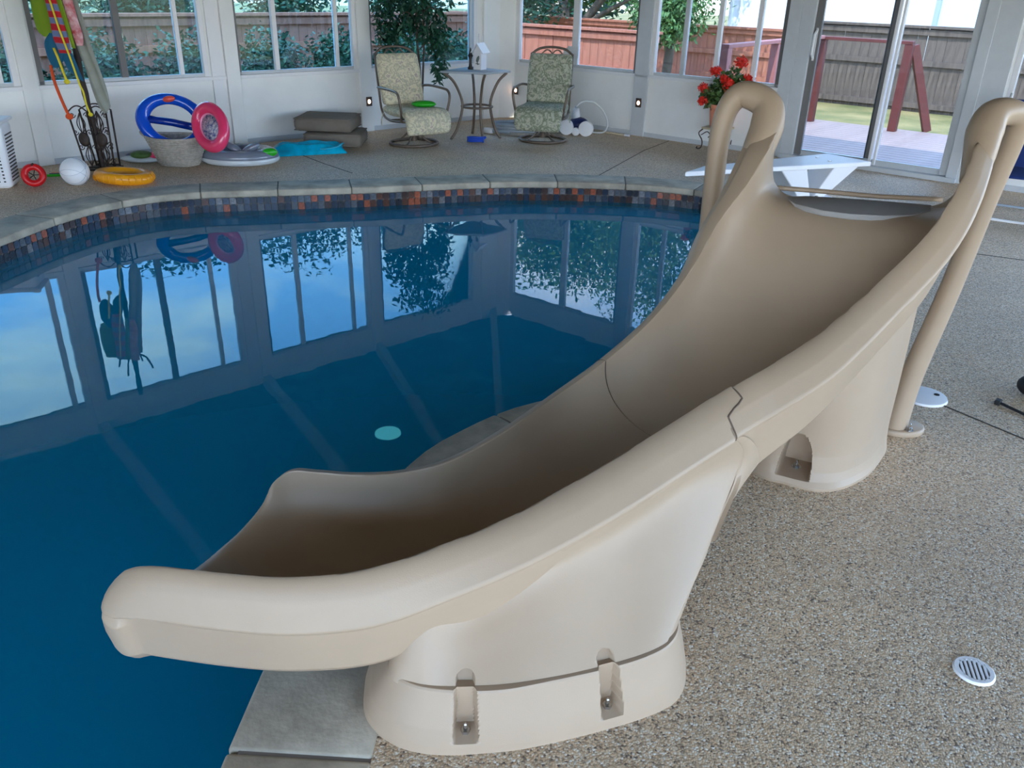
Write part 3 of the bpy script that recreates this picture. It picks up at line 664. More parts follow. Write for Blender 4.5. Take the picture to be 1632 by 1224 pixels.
def flume(name, sa_fn, sb_fn, label=None, nrow=90, grow=0., end='plain', start='plain'):
    PR = {}
    def prof(s):
        k = round(s, 4)
        if k not in PR: PR[k] = profile(k)
        return PR[k]
    rows = []
    M = KI * 2
    T = np.linspace(0, 1, nrow)
    if end == 'round': T = np.r_[np.linspace(0, .05, 8)[:-1], np.linspace(.05, 1, nrow)]; T = np.r_[T[:-1] * .95, .95 + .05 * np.sin(np.linspace(0, PI / 2, 16))]
    cols = []
    for j in range(M):
        v = j / (M - 1); sa, sb = sa_fn(v, 0), sb_fn(v, 0); cols.append((v, sa, sb))
    inner_rows = []; outer_rows = []; sa0 = sa_fn(.5, 0)
    for t in T:
        ri = []; ro = []
        for j, (v, sa, sb) in enumerate(cols):
            s = sa0 + (sb - sa0) * t + (sa - sa0) * max(0, 1 - t / .05)
            I, _ = prof(round(s, 2)); ri.append(I[j])
            so = sa0 + (sb_fn(v, 1) - sa0) * t + (sa_fn(v, 1) - sa0) * max(0, 1 - t / .05)
            _, O = prof(round(so, 2)); ro.append(O[j])
        ri = np.array(ri); ro = np.array(ro)
        if end == 'round' and t > .84:
            tt = (t - .84) / .16
            for arr in (ri, ro):
                zz = arr[:, 2]; w = np.clip((zz - .16) / .2, 0, 1.1) ** 1.5; arr[:, 2] = zz - .055 * tt ** 2.5 * w
        if grow:   # the lower moulding laps over the upper one, a few mm proud
            mid = (ri + ro) / 2; d = ri - ro; L = np.linalg.norm(d, axis=1)[:, None] + 1e-6
            ri = ri + d / L * grow * np.minimum(1, L / .03); ro = ro - d / L * grow * np.minimum(1, L / .03)
        if start == 'round' and t < .05:
            tau = 1 - t / .05; q2 = .15 + .85 * math.sqrt(max(0, 1 - tau * tau)); mid = (ri + ro) / 2
            ri = mid + (ri - mid) * q2; ro = mid + (ro - mid) * q2
        if end == 'round' and t > .95:
            tau = (t - .95) / .05; q = math.sqrt(max(0, 1 - tau * tau)); mid = (ri + ro) / 2; q2 = .12 + .88 * q
            ri = mid + (ri - mid) * q2; ro = mid + (ro - mid) * q2
        inner_rows.append(ri); outer_rows.append(ro)
    rows = [np.vstack([a, b[::-1][1:-1]]) for a, b in zip(inner_rows, outer_rows)]
    if end != 'round':  # a small turned-in edge
        a, b = inner_rows[-1], outer_rows[-1]; d = b - a; L = np.linalg.norm(d, axis=1)[:, None] + 1e-6; e = np.minimum(.008, L[:, 0] / 2)[:, None]
    mb = MB(); mb.grid([[tuple(p) for p in r] for r in rows], True)
    n = len(rows[0]); M1 = len(inner_rows[0])
    base0, base1 = 0, (len(rows) - 1) * n
    for b0 in (base0, base1):   # cap between the two walls
        for j in range(M1 - 1):
            oj = lambda q: b0 + (n - q if 0 < q < M1 - 1 else q)
            a_, b_, c_, d_ = b0 + j, b0 + j + 1, oj(j + 1), oj(j)
            f = [a_, b_, c_, d_]; f2 = []
            for q in f:
                if q not in f2: f2.append(q)
            if len(f2) > 2: mb.f.append(tuple(f2))
    o = mb.build(name, 'slide_plastic', slide, smooth=True, ang=1.0, label=label)
    return o
slide = thing('pool_slide', 'beige moulded plastic pool slide curving down from the deck over the water', 'slide', (.1, 1.55, 0))
def seam_lo(v, side):     # where the lower moulding ends (on the s axis), by profile position
    return 6.0 + .36 * float(np.clip((v - .975) / .02, 0, 1)) if side == 0 else 6.36
def seam_hi(v, side): return 6.2 if side == 0 and v < .955 else 6.35
# exit edge: the floor and the near rim run further out than the far rim
def mouth(v, side):
    x = np.interp(v, [0, .06, .12, .2, .3, .45, .8, .9, 1], [13.85, 13.98, 14.12, 14.36, 14.65, 14.92, 14.95, 14.85, 14.7]); return float(x)
flume('upper_flume', lambda v, sd: 0.0, lambda v, sd: 6.45, nrow=80, start='round')
flume('lower_flume', seam_lo, mouth, nrow=110, grow=.006, end='round')
sv = []
for v in np.linspace(.0, 1, 160):
    s_ = seam_lo(v, 0); I_, O_ = profile(s_ - .02); sv.append(I_[int(round(v * (KI * 2 - 1)))])
for v in np.linspace(1, .9, 16):
    s_ = seam_lo(v, 1); I_, O_ = profile(s_ - .02); sv.append(O_[int(round(v * (KI * 2 - 1)))])
x = MB(); x.tube([tuple(p) for p in sv], .0028, 6); x.build('seam_gap', 'seam_dark', slide)
# near rim nose and outer cheek of the mouth is part of the round-over above
# lower pedestal: lofted skin from the base ring up to the flume
def loft_levels(levels, n=72, sub=26):
    L = [resample(spline(l[1], 200, True), n, True) for l in levels]
    # align starts
    zs = [l[0] for l in levels]; P = [np.column_stack([a, np.full(len(a), z)]) for a, z in zip(L, zs)]
    rows = []
    P = np.array(P)
    for t in np.linspace(0, len(zs) - 1, sub):
        i = min(int(t), len(zs) - 2); f = t - i
        p0 = P[i - 1] if i > 0 else P[i]; p3 = P[i + 2] if i + 2 < len(zs) else P[i + 1]
        rows.append(.5 * ((2 * P[i]) + (-p0 + P[i + 1]) * f + (2 * p0 - 5 * P[i] + 4 * P[i + 1] - p3) * f * f + (-p0 + 3 * P[i] - 3 * P[i + 1] + p3) * f ** 3))
    return rows
# base shoe with the two bolt pockets
BB = [(-.345, 1.50), (-.318, 1.417), (-.244, 1.357), (-.15, 1.336), (-.03, 1.345), (.078, 1.366), (.243, 1.419), (.361, 1.468), (.432, 1.518), (.468, 1.60), (.470, 1.72), (.42, 1.87), (.22, 1.92), (-.02, 1.85), (-.24, 1.76), (-.34, 1.63)]
BT = [(-.275, 1.50), (-.262, 1.44), (-.20, 1.398), (-.10, 1.386), (-.0, 1.393), (.10, 1.42), (.25, 1.468), (.345, 1.51), (.405, 1.555), (.437, 1.62), (.44, 1.72), (.39, 1.85), (.20, 1.88), (-.01, 1.81), (-.21, 1.73), (-.275, 1.61)]
def interp_ring(a, b, f): return [(x0 + (x1 - x0) * f, y0 + (y1 - y0) * f) for (x0, y0), (x1, y1) in zip(a, b)]
NB = 480
rows = []
for f_, z in ((-.03, 0), (0, .006), (.04, .018), (.14, .035), (.3, .06), (.5, .085), (.7, .11), (.86, .13), (.95, .142), (1.03, .147), (1.3, .146), (2.2, .14)):
    P = resample(spline(interp_ring(BB, BT, f_), 1200, True), NB, True); rows.append(np.column_stack([P, np.full(NB, float(z))]))
rows = [np.array(r) for r in rows]
# refine vertically so that pockets have an edge
fine = []
R_ = np.array(rows)
for t in np.linspace(0, len(rows) - 1, 66): i = min(int(t), len(rows) - 2); fine.append(R_[i] * (1 - (t - i)) + R_[i + 1] * (t - i))
cen_b = np.array([.07, 1.62])
POCK = [(-.085, 1.338), (.262, 1.428)]
dirs = []
for px, py in POCK:
    j = int(np.argmin(np.linalg.norm(rows[4][:, :2] - np.array([px, py]), axis=1))); t_ = rows[4][(j + 2) % NB, :2] - rows[4][j - 2, :2]; t_ /= np.linalg.norm(t_); nrm = np.array([t_[1], -t_[0]])
    if np.dot(nrm, np.array([px, py]) - cen_b) < 0: nrm = -nrm
    dirs.append((rows[4][j, :2], t_, nrm))
for r in fine:
    for j in range(NB):
        p = r[j]
        for c_, t_, n_ in dirs:
            a = np.dot(p[:2] - c_, t_)
            if abs(a) < .05 and np.dot(p[:2] - c_, n_) > -.16:
                z = p[2]; hw = .026 + .004 * max(0, (.11 - z) / .1)
                zfloor = .028
                m_ = min(1., max(0., (hw - abs(a)) / .006)) * min(1., max(0., (z - zfloor) / .008))
                # push the wall back to a flat pocket face
                dist = np.dot(p[:2] - c_, n_); target = -.048
                if dist > target: p[:2] -= n_ * (dist - target) * m_
# columns of the skin: (foot, lower control, upper control, head), front left -> right end -> back
KC = [((-.27, 1.47, .135), (-.26, 1.50, .18), (-.25, 1.53, .23), (-.24, 1.56, .28)),
      ((-.20, 1.408, .135), (-.19, 1.435, .20), (-.18, 1.47, .27), (-.17, 1.505, .33)),
      ((-.05, 1.402, .135), (-.055, 1.44, .21), (-.06, 1.485, .29), (-.06, 1.53, .365)),
      ((.127, 1.438, .135), (.127, 1.49, .22), (.127, 1.56, .32), (.13, 1.64, .42)),
      ((.284, 1.492, .135), (.287, 1.555, .24), (.293, 1.64, .35), (.30, 1.735, .465)),
      ((.365, 1.532, .135), (.385, 1.605, .24), (.42, 1.70, .37), (.46, 1.83, .51)),
      ((.412, 1.578, .135), (.440, 1.65, .24), (.50, 1.76, .38), (.585, 1.91, .555)),
      ((.430, 1.64, .135), (.474, 1.705, .25), (.565, 1.81, .365), (.74, 1.95, .48)),
      ((.425, 1.74, .135), (.465, 1.80, .25), (.54, 1.90, .36), (.72, 2.05, .46)),
      ((.36, 1.85, .135), (.37, 1.88, .19), (.38, 1.92, .25), (.40, 1.96, .30)),
      ((.20, 1.88, .135), (.20, 1.89, .16), (.20, 1.90, .185), (.20, 1.92, .21)),
      ((-.02, 1.81, .135), (-.02, 1.81, .145), (-.02, 1.815, .158), (-.02, 1.82, .17)),
      ((-.20, 1.72, .135), (-.20, 1.72, .14), (-.20, 1.72, .148), (-.20, 1.72, .155))]
def under(s_, lat, dz):     # a point on the outer near wall, under the lip
    n_, f_ = at(sN, s_), at(sF, s_); q = at(sP, s_); u_ = (n_ - f_)[:2]; u_ = u_ / np.linalg.norm(u_)
    return (n_[0] + u_[0] * (q[2] + lat), n_[1] + u_[1] * (q[2] + lat), n_[2] - q[3] + dz)
def col(foot, s_, l1=-.014, l2=-.016, d2=-.075):
    T_, M_ = under(s_, l1, -.012), under(s_, l2, d2); f3 = np.array(foot); m2 = np.array(M_); q_ = f3 * .5 + m2 * .5; q_[:2] += (m2 - f3)[:2] * .05; return (foot, tuple(q_), M_, T_)
KC[2] = col(KC[2][0], 9.45, -.05, -.055, -.10); KC[3] = col(KC[3][0], 8.55, -.020, -.022, -.07)
KC[4] = col(KC[4][0], 7.75); KC[5] = col(KC[5][0], 6.95); KC[6] = col(KC[6][0], 6.15, -.014, -.018, -.12)
KC[7] = ((.432, 1.64, .135), (.488, 1.755, .20), (.617, 1.932, .31), under(5.0, -.05, -.17)); KC[8] = ((.425, 1.74, .135), (.475, 1.84, .20), (.59, 2.00, .30), (.72, 2.10, .40))
NK = len(KC); CPT = np.array([[np.array(c[l]) for c in KC] for l in range(4)])
ringc = [spline(CPT[l], NK * 40, True) for l in range(4)]
def skin(k, t):      # k = column parameter, t = height parameter 0..1
    P = np.array([ringc[l][int(round((k % NK) * 40)) % (NK * 40)] * (1 - ((k % NK) * 40 % 1 if False else 0)) for l in range(4)])
    x = t * 3; i = min(int(x), 2); f = x - i; p1, p2 = P[i], P[i + 1]; p0 = P[i - 1] if i else 2 * p1 - p2; p3 = P[i + 2] if i < 2 else 2 * p2 - p1
    return .5 * ((2 * p1) + (-p0 + p2) * f + (2 * p0 - 5 * p1 + 4 * p2 - p3) * f * f + (-p0 + 3 * p1 - 3 * p2 + p3) * f ** 3)
ctr = np.array([.08, 1.66])
R1 = []; R2 = []
for t in np.r_[np.linspace(0, .2, 50)[:-1], np.linspace(.2, 1, 50)]:
    ks = float(np.interp(t, [0, .2, .4, .6, .8, 1], [5.35, 5.85, 6.2, 6.3, 6.15, 5.8])); ks = round(ks * 40) / 40
    A = [skin(k, t) for k in np.arange(-1.0, ks + 1e-6, .025)]
    A = resample(np.array(A), 620); tg_ = A[-1] - A[-4]; tg_ /= np.linalg.norm(tg_)
    d = np.gradient(A[:, :2], axis=0); d /= np.linalg.norm(d, axis=1)[:, None] + 1e-9; nn = np.stack([d[:, 1], -d[:, 0], 0 * d[:, 0]], 1)
    A2 = A + nn * .006
    for c_, t_, n_ in dirs:       # slot heads: the bolt pockets run up into the skin
        a_ = (A2[:, :2] - c_) @ t_; z_ = A2[:, 2]; hw_ = .022 * np.sqrt(np.clip(1 - (np.clip(z_ - .155, 0, 1) / .018) ** 2, 0, 1))
        m_ = np.clip((hw_ - np.abs(a_)) / .004, 0, 1)[:, None] * (z_ < .1735)[:, None] * (((A2[:, :2] - c_) @ n_) > -.2)[:, None]; A2[:, :2] -= m_ * n_ * .024
    R1.append(np.vstack([A2, A2[-1] + tg_ * .004 - nn[-1] * .003, A2[-1] + tg_ * .005 - nn[-1] * .008, A2[-1] + tg_ * .003 - nn[-1] * .018]))
    Bk = np.array([skin(k, t) for k in np.arange(ks - .1, NK - .9, .025)]); R2.append(resample(Bk, 150))
MB().grid([[tuple(p) for p in r] for r in R1]).build('lower_side', 'slide_plastic', slide, smooth=True, recalc=False, ang=1.2)
MB().grid([[tuple(p) for p in r] for r in R2]).build('support_leg', 'slide_plastic', slide, smooth=True, recalc=False)
base_o = MB().grid([[tuple(p) for p in r] for r in fine], True).build('base_shoe', 'slide_plastic', slide, smooth=True, recalc=False, ang=.9)
def bolt(x, y, z, par, s=1.):
    b = MB(); b.lathe([(.017 * s, 0), (.017 * s, .003), (.0, .003)], 20, (x, y, z)); b.lathe([(.0115 * s, .003), (.0115 * s, .012), (.010 * s, .013), (0, .013)], 6, (x, y, z)); b.lathe([(.005 * s, .013), (.005 * s, .028), (.003 * s, .031), (0, .031)], 12, (x, y, z))
    return b.build('bolt', 'steel', par, ang=.5, smooth=True)
for (c_, t_, n_) in dirs:
    q = c_ - n_ * .024
    x = MB(); x.prism([tuple(q + t_ * a + n_ * b) for a, b in ((-.026, -.024), (.026, -.024), (.026, .018), (0, .026), (-.026, .018))], .0, .027); x.build('bolt_ledge', 'slide_plastic', slide, bevel=.003)
    bolt(q[0], q[1], .027, base_o)
# rear column under the landing
C0 = [(.82, 2.76), (.90, 2.58), (.985, 2.525), (1.08, 2.484), (1.18, 2.50), (1.30, 2.585), (1.395, 2.70), (1.465, 2.815), (1.45, 2.93), (1.30, 3.02), (1.10, 3.06), (.92, 3.03), (.83, 2.92)]
C1 = [(.835, 2.78), (.905, 2.61), (.985, 2.555), (1.08, 2.52), (1.18, 2.535), (1.29, 2.61), (1.38, 2.715), (1.455, 2.82), (1.44, 2.90), (1.30, 2.93), (1.10, 2.97), (.92, 2.98), (.845, 2.92)]
C2 = [(.845, 2.80), (.90, 2.70), (.985, 2.62), (1.08, 2.58), (1.18, 2.585), (1.28, 2.64), (1.37, 2.72), (1.44, 2.80), (1.42, 2.83), (1.30, 2.84), (1.10, 2.88), (.92, 2.92), (.86, 2.90)]
NC = 560
cr_rows = []
for ring, z in ((C0, 0), (C0, .01), (interp_ring(C0, C1, .35), .03), (interp_ring(C0, C1, .7), .06), (C1, .12), (C1, .3), (interp_ring(C1, C2, .5), .6), (C2, .88), (interp_ring(C2, [(1.15, 2.76)] * 13, .6), .90)):
    P = resample(spline(ring, 900, True), NC, True); cr_rows.append(np.column_stack([P, np.full(NC, float(z))]))
R_ = np.array(cr_rows); fine = []
for t in np.r_[np.linspace(0, 5, 110), np.linspace(5, len(cr_rows) - 1, 20)[1:]]: i = min(int(t), len(cr_rows) - 2); fine.append(R_[i] * (1 - (t - i)) + R_[i + 1] * (t - i))
pc = np.array([1.045, 2.60]); pn = np.array([-.45, -.89]); pn /= np.linalg.norm(pn); ptg = np.array([-pn[1], pn[0]])
for r in fine:
    for p in r:
        a = np.dot(p[:2] - pc, ptg); z = p[2]; hw = .058 * math.sqrt(max(0, 1 - (max(z - .03, 0) / .17) ** 2))
        if abs(a) < hw + .01 and z > .028 and z < .26:
            m_ = min(1, max(0, (hw - abs(a)) / .008)) * min(1, max(0, (z - .028) / .006)); dist = np.dot(p[:2] - pc, pn)
            if dist > -.05: p[:2] -= pn * (dist + .05) * m_
col_o = MB().grid([[tuple(p) for p in r] for r in fine], True).build('rear_column', 'slide_plastic', slide, smooth=True, recalc=False, ang=.9)
x = MB(); x.prism([tuple(pc + ptg * a + pn * b) for a, b in ((-.06, -.06), (.06, -.06), (.058, .01), (.03, .045), (-.03, .045), (-.058, .01))], 0, .03); x.build('bolt_ledge', 'slide_plastic', slide, bevel=.004)
bolt(pc[0] + .0, pc[1] - .0, .03, col_o)
# landing: grey tread, raised back strip, corner fins
def land(nm, poly, z0, z1, m, bev=.006): x = MB(); x.prism(poly, z0, z1); return x.build(nm, m, slide, bevel=bev, smooth=True, ang=.9)
pad = [(.905, 2.82), (.915, 2.72), (.98, 2.64), (1.06, 2.60), (1.16, 2.59), (1.26, 2.615), (1.34, 2.67), (1.38, 2.755), (1.25, 2.79), (1.10, 2.825), (.99, 2.84)]
land('landing_platform', [(.88, 2.92), (.875, 2.78), (.98, 2.72), (1.09, 2.70), (1.25, 2.72), (1.40, 2.76), (1.435, 2.80), (1.2, 2.875)], .88, .945, 'slide_plastic', .012)
land('grip_pad', pad, .945, .964, 'pad_grey', .003)
x = MB(); x.tube(spline([(.89, 2.905, .975), (1.05, 2.88, .972), (1.22, 2.845, .968), (1.43, 2.79, .975)], 20), .009, 10, sq=.9); x.build('back_strip', 'slide_plastic', slide, smooth=True)
# handrails: thick looped grab rails running down to the deck
def rail_part(pts, r, nm='handrail'):
    P = spline(pts, 60); x = MB(); x.tube(P, list(np.interp(np.linspace(0, 1, 60), np.linspace(0, 1, len(r)), r)), 20, sq=1.0); return x.build(nm, 'slide_plastic', slide, smooth=True)
rail_part([(1.44, 2.66, 1.06), (1.47, 2.71, 1.13), (1.50, 2.77, 1.20), (1.535, 2.81, 1.245), (1.60, 2.84, 1.255), (1.655, 2.87, 1.23), (1.665, 2.89, 1.15), (1.645, 2.91, .95), (1.61, 2.93, .6), (1.565, 2.95, .25), (1.545, 2.95, .0)], [.035, .048, .056, .050, .042, .038, .036, .036, .038, .042, .048])
rail_part([(.775, 2.80, .99), (.805, 2.855, 1.10), (.838, 2.905, 1.185), (.835, 2.945, 1.245), (.765, 2.99, 1.27), (.72, 3.0, 1.22), (.705, 3.0, 1.1), (.71, 3.0, .8), (.72, 3.0, .4), (.73, 3.0, .0)], [.035, .052, .056, .050, .044, .038, .036, .036, .038, .045])
for (fx, fy) in ((1.57, 2.955), (.74, 3.0)):
    x = MB(); x.prism([(fx + .085 * math.cos(a) * 1.15, fy + .07 * math.sin(a)) for a in np.linspace(0, 2 * PI, 20, endpoint=False)], 0, .028); x.build('rail_foot', 'slide_plastic', slide, bevel=.008, smooth=True, ang=.9)
bolt(1.585, 2.905, .028, slide)
# moulded steps up the back, between the rails
for i, (z, y) in enumerate(((.24, 3.36), (.47, 3.24), (.70, 3.11))):
    x = MB(); x.prism([(.78 + .02 * i, y - .26), (1.50 - .02 * i, y - .30), (1.48 - .02 * i, y - .02), (.80 + .02 * i, y)], z - .05, z); x.build('step', 'slide_plastic', slide, bevel=.012, smooth=True, ang=.9)
x = MB(); x.prism([(.86, 2.98), (1.44, 2.94), (1.44, 3.10), (.86, 3.14)], 0, .66); x.build('ladder_back', 'slide_plastic', slide, bevel=.02, smooth=True, ang=.9)

# ================================================================ THINGS ON THE DECK
# diving board
db = thing('diving_board', 'low white diving board on a moulded stand beside the pool', 'diving board', (2.62, 7.38, 0))
tip0, tip1, rr1, rr0 = np.array([1.30, 6.52]), np.array([1.50, 6.78]), np.array([2.73, 7.50]), np.array([2.99, 7.15])
x = MB(); x.prism([tuple(tip0), tuple(rr0), tuple(rr1), tuple(tip1)], .262, .30); x.build('board', 'white_plastic', db, bevel=.008)
bd_ = (rr0 - tip0) / np.linalg.norm(rr0 - tip0); bp_ = np.array([-bd_[1], bd_[0]]); mid_ = lambda a, b=.17: tip0 + bd_ * a + bp_ * b
for a, b in ((.85, .08), (1.45, .1), (1.45, .26)): q = mid_(a, b); x = MB(); x.lathe([(.016, .300), (.016, .306), (0, .307)], 14, (q[0], q[1], 0)); x.build('bolt', 'steel', db, smooth=True, ang=.6)
def stand(a0, a1, nm='stand_leg'):
    x = MB(); P0 = [mid_(a0 - .13, .03), mid_(a0 + .13, .03), mid_(a0 + .13, .30), mid_(a0 - .13, .30)]; P1 = [mid_(a1 - .06, .05), mid_(a1 + .06, .05), mid_(a1 + .06, .28), mid_(a1 - .06, .28)]
    x.add([(*p, .262) for p in P0] + [(*p, .012) for p in P1], [(0, 1, 2, 3), (4, 7, 6, 5)] + [(i, 4 + i, 4 + (i + 1) % 4, (i + 1) % 4) for i in range(4)]); x.build(nm, 'white_rough', db, bevel=.01)
stand(1.05, 1.22); stand(1.58, 1.36)
x = MB(); x.prism([tuple(mid_(1.1, .02)), tuple(mid_(1.48, .02)), tuple(mid_(1.48, .31)), tuple(mid_(1.1, .31))], 0, .016); x.build('base_plate', 'white_rough', db, bevel=.004)
for a, b in ((1.27, .04), (1.33, .04)): q = mid_(a, b); x = MB(); x.lathe([(.014, .016), (.014, .03), (0, .032)], 6, (q[0], q[1], 0)); x.build('bolt', 'steel', db)
# drain cover, deck lid
dr_ = thing('drain_cover', 'round white slotted drain cover in the deck near the slide', 'drain', (1.231, 1.639, 0))
x = MB(); x.lathe([(.034, .0), (.034, .007), (.044, .007), (.047, .004), (.048, 0)], 48); x.build('rim', 'white_plastic', dr_, local=True, smooth=True, ang=.6)
x = MB(); x.lathe([(.035, .0006), (0, .0008)], 32); x.build('dark_sump', 'dark_hole', dr_, local=True)
a_ = math.radians(76)
for k in range(6):
    o = (-2.5 + k) * .0105; L = 2 * math.sqrt(max(.0, .036 ** 2 - o * o)); x = MB(); x.box((o * math.cos(a_ - PI / 2), o * math.sin(a_ - PI / 2), .004), (L, .0052, .006), a_); x.build('slat', 'white_plastic', dr_, local=True)
dr_.scale = (1.08, 1.08, 1)
ld = thing('skimmer_lid', 'round white lid set in the deck behind the slide', 'lid', (1.805, 3.27, 0))
x = MB(); x.lathe([(.0, .012), (.085, .012), (.098, .009), (.102, .0)][::-1], 40); x.build('cover', 'white_rough', ld, local=True, smooth=True, ang=.7)
for a in (0, PI): x = MB(); x.lathe([(.012, .0121), (.012, .0135), (0, .0135)], 12, (.06 * math.cos(a), .06 * math.sin(a), 0)); x.build('finger_hole', 'dark_hole', ld, local=True)
# black strap and round black thing at the right edge
st_ = thing('black_strap', 'black strap with a clip lying on the deck at the right edge', 'strap', (2.14, 3.18, 0))
x = MB(); x.tube(spline([(2.11, 3.215, .01), (2.14, 3.16, .008), (2.18, 3.09, .007), (2.25, 3.0, .007), (2.34, 2.93, .007)], 24), .006, 6); x.build('strap', 'black_rubber', st_, smooth=True)
x = MB(); x.box((2.108, 3.218, .011), (.035, .022, .022), .8); x.build('clip', 'black_rubber', st_, bevel=.004)
bb = thing('black_bag', 'small round dark bag on the deck at the right edge of the view', 'bag', (2.325, 3.30, 0))
x = MB(); x.sphere((0, 0, .05), (.095, .08, .052)); x.build('body', 'black_rubber', bb, local=True, smooth=True)
x = MB(); x.tube(spline([(-.05, 0, .09), (0, .0, .125), (.05, 0, .09)], 10), .006, 6); x.build('handle', 'black_rubber', bb, local=True, smooth=True)
# wall step lights
for nm, p, lb in (('L', WL(1.95, -.035, .33), 'small square wall light, glowing, left of the flowered chair'), ('R', WR(-.06, -.03, .34), 'small square wall light, glowing, in the corner behind the table'),
                  ('R', WR(1.79, -.03, .37), 'small square wall light, glowing, right of the pool cleaner'), ('R', WR(5.34, -.03, .36), 'small square wall light, glowing, beside the sliding door')):
    t = thing('wall_light', lb, 'light', p, ANG_L if nm == 'L' else ANG_R, 'low wall lights')
    sg = -1 if nm == 'R' else 1
    x = MB(); x.box((0, -.008 * (1 if nm == 'R' else -1), 0), (.07, .016, .10)); x.build('plate', 'dark_plate', t, local=True, bevel=.003)
    x = MB(); x.sphere((.005, -.018 * (1 if nm == 'R' else -1), .0), (.017, .012, .022), 14, 8); x.build('lamp', 'lamp_glow', t, local=True, smooth=True)
# flowered swivel chairs
def make_chair(fabric):
    t = thing('swivel_chair', None, 'chair')
    x = MB(); x.torus((0, 0, .018), .27, .017, 40, 8, sy=.92); x.build('base_ring', 'bronze_metal', t, local=True, smooth=True)
    for k in range(4):
        a = PI / 4 + k * PI / 2; x = MB(); x.tube(spline([(.265 * math.cos(a), .245 * math.sin(a), .02), (.16 * math.cos(a), .15 * math.sin(a), .05), (.06 * math.cos(a), .06 * math.sin(a), .14), (.025 * math.cos(a), .025 * math.sin(a), .24)], 12), .011, 6); x.build('leg', 'bronze_metal', t, local=True, smooth=True)
    x = MB(); x.lathe([(.035, .04), (.035, .22), (.06, .25), (.06, .27)], 16); x.build('post', 'bronze_metal', t, local=True, smooth=True, ang=.7)
    x = MB()
    for sx in (-1, 1): x.tube(spline([(sx * .25, -.27, .29), (sx * .26, .05, .27), (sx * .255, .25, .33), (sx * .25, .33, .55), (sx * .245, .42, .93)], 24), .013, 7)
    x.tube([(-.25, -.27, .29), (.25, -.27, .29)], .012, 7); x.tube([(-.25, .05, .27), (.25, .05, .27)], .012, 7); x.build('seat_frame', 'bronze_metal', t, local=True, smooth=True)
    x = MB(); x.tube(spline([(-.245, .42, .92), (-.15, .435, .98), (0, .44, 1.0), (.15, .435, .98), (.245, .42, .92)], 20), .014, 7); x.tube([(-.245, .42, .90), (.245, .42, .90)], .010, 6)
    x.tube(spline([(-.15, .42, .90), (-.06, .435, .97), (.03, .43, .90)], 10), .008, 6); x.tube(spline([(-.03, .42, .90), (.06, .435, .97), (.15, .42, .90)], 10), .008, 6); x.build('top_rail', 'bronze_metal', t, local=True, smooth=True)
    for sx in (-1, 1):
        x = MB(); x.tube(spline([(sx * .25, .34, .58), (sx * .31, .20, .60), (sx * .31, -.12, .60), (sx * .31, -.24, .585), (sx * .305, -.285, .52), (sx * .28, -.27, .38), (sx * .26, -.22, .29)], 30), .014, 8); x.build('arm', 'bronze_metal', t, local=True, smooth=True)
    def pad(rows):     # rows of (centre point, width, thickness vector)
        V = []; n = 20
        R_ = []
        for (c, w, th) in rows:
            c = Vector(c); th = Vector(th); r = []
            for k in range(n):
                a = 2 * PI * k / n; cx_, sy_ = math.cos(a), math.sin(a)
                r.append(tuple(c + Vector((math.copysign(abs(cx_) ** .45, cx_) * w / 2, 0, 0)) + th * .5 * math.copysign(abs(sy_) ** .7, sy_)))
            R_.append(r)
        mb = MB(); mb.grid(R_, True); m = len(R_); mb.f += [tuple(range(n)), tuple(range((m - 1) * n, m * n))]; return mb
    bk = [((0, .19 + .022 * math.sin(k) , .42 + 0 * k), .46, (0, -.1, .03)) for k in range(0)]
    P = [(.235, .40, .40, .03), (.25, .43, .50, .09), (.275, .52, .51, .10), (.31, .64, .52, .085), (.34, .74, .52, .10), (.37, .84, .51, .095), (.385, .90, .50, .08), (.39, .93, .46, .03)]
    P = spline(P, 26)
    pad([((0, y - .02, z), w, (0, -th, th * .25)) for y, z, w, th in P]).build('back_cushion', fabric, t, local=True, smooth=True, ang=1.3)
    P = spline([(.26, .36, .46, .03), (.22, .365, .52, .10), (.05, .36, .54, .11), (-.14, .365, .55, .105), (-.28, .37, .55, .10), (-.345, .33, .55, .09), (-.365, .26, .54, .085), (-.36, .19, .52, .07), (-.35, .16, .48, .02)], 34)
    R_ = []
    for i, (y, z, w, th) in enumerate(P):
        d = P[min(i + 1, len(P) - 1)][:2] - P[max(i - 1, 0)][:2]; d /= np.linalg.norm(d); R_.append(((0, y, z), w, (0, d[1] * th, -d[0] * th)))
    pad(R_).build('seat_cushion', fabric, t, local=True, smooth=True, ang=1.3)
    x = MB(); x.tube(spline([(.27, .2, .33), (.285, .22, .26), (.28, .21, .19)], 8), .006, 5); x.tube(spline([(-.27, .2, .33), (-.285, .22, .25), (-.29, .21, .2)], 8), .006, 5); x.build('cushion_ties', fabric, t, local=True)
    return t
ch = make_chair('floral_light'); ch.location = (-1.12, 9.12, 0); ch.rotation_euler.z = math.radians(34); ch['label'] = 'left swivel patio chair with pale flowered cushions, bronze frame, turned to the right'; ch['group'] = 'flowered swivel chairs'
ch2 = make_chair('floral_green'); ch2.location = (.27, 9.55, 0); ch2.rotation_euler.z = math.radians(-12); ch2['label'] = 'right swivel patio chair with grey-green flowered cushions, facing the pool'; ch2['group'] = 'flowered swivel chairs'
ch.scale = ch2.scale = (.95, .95, .95)
x = MB(); x.sphere((-1.0, 9.06, .425), (.13, .08, .035)); gb = x.build('green_toy', 'green_vinyl', smooth=True); gb.data.transform(Matrix.Translation((0, 0, 0))); tag(gb, 'flat green toy lying on the seat of the left flowered chair', 'toy')
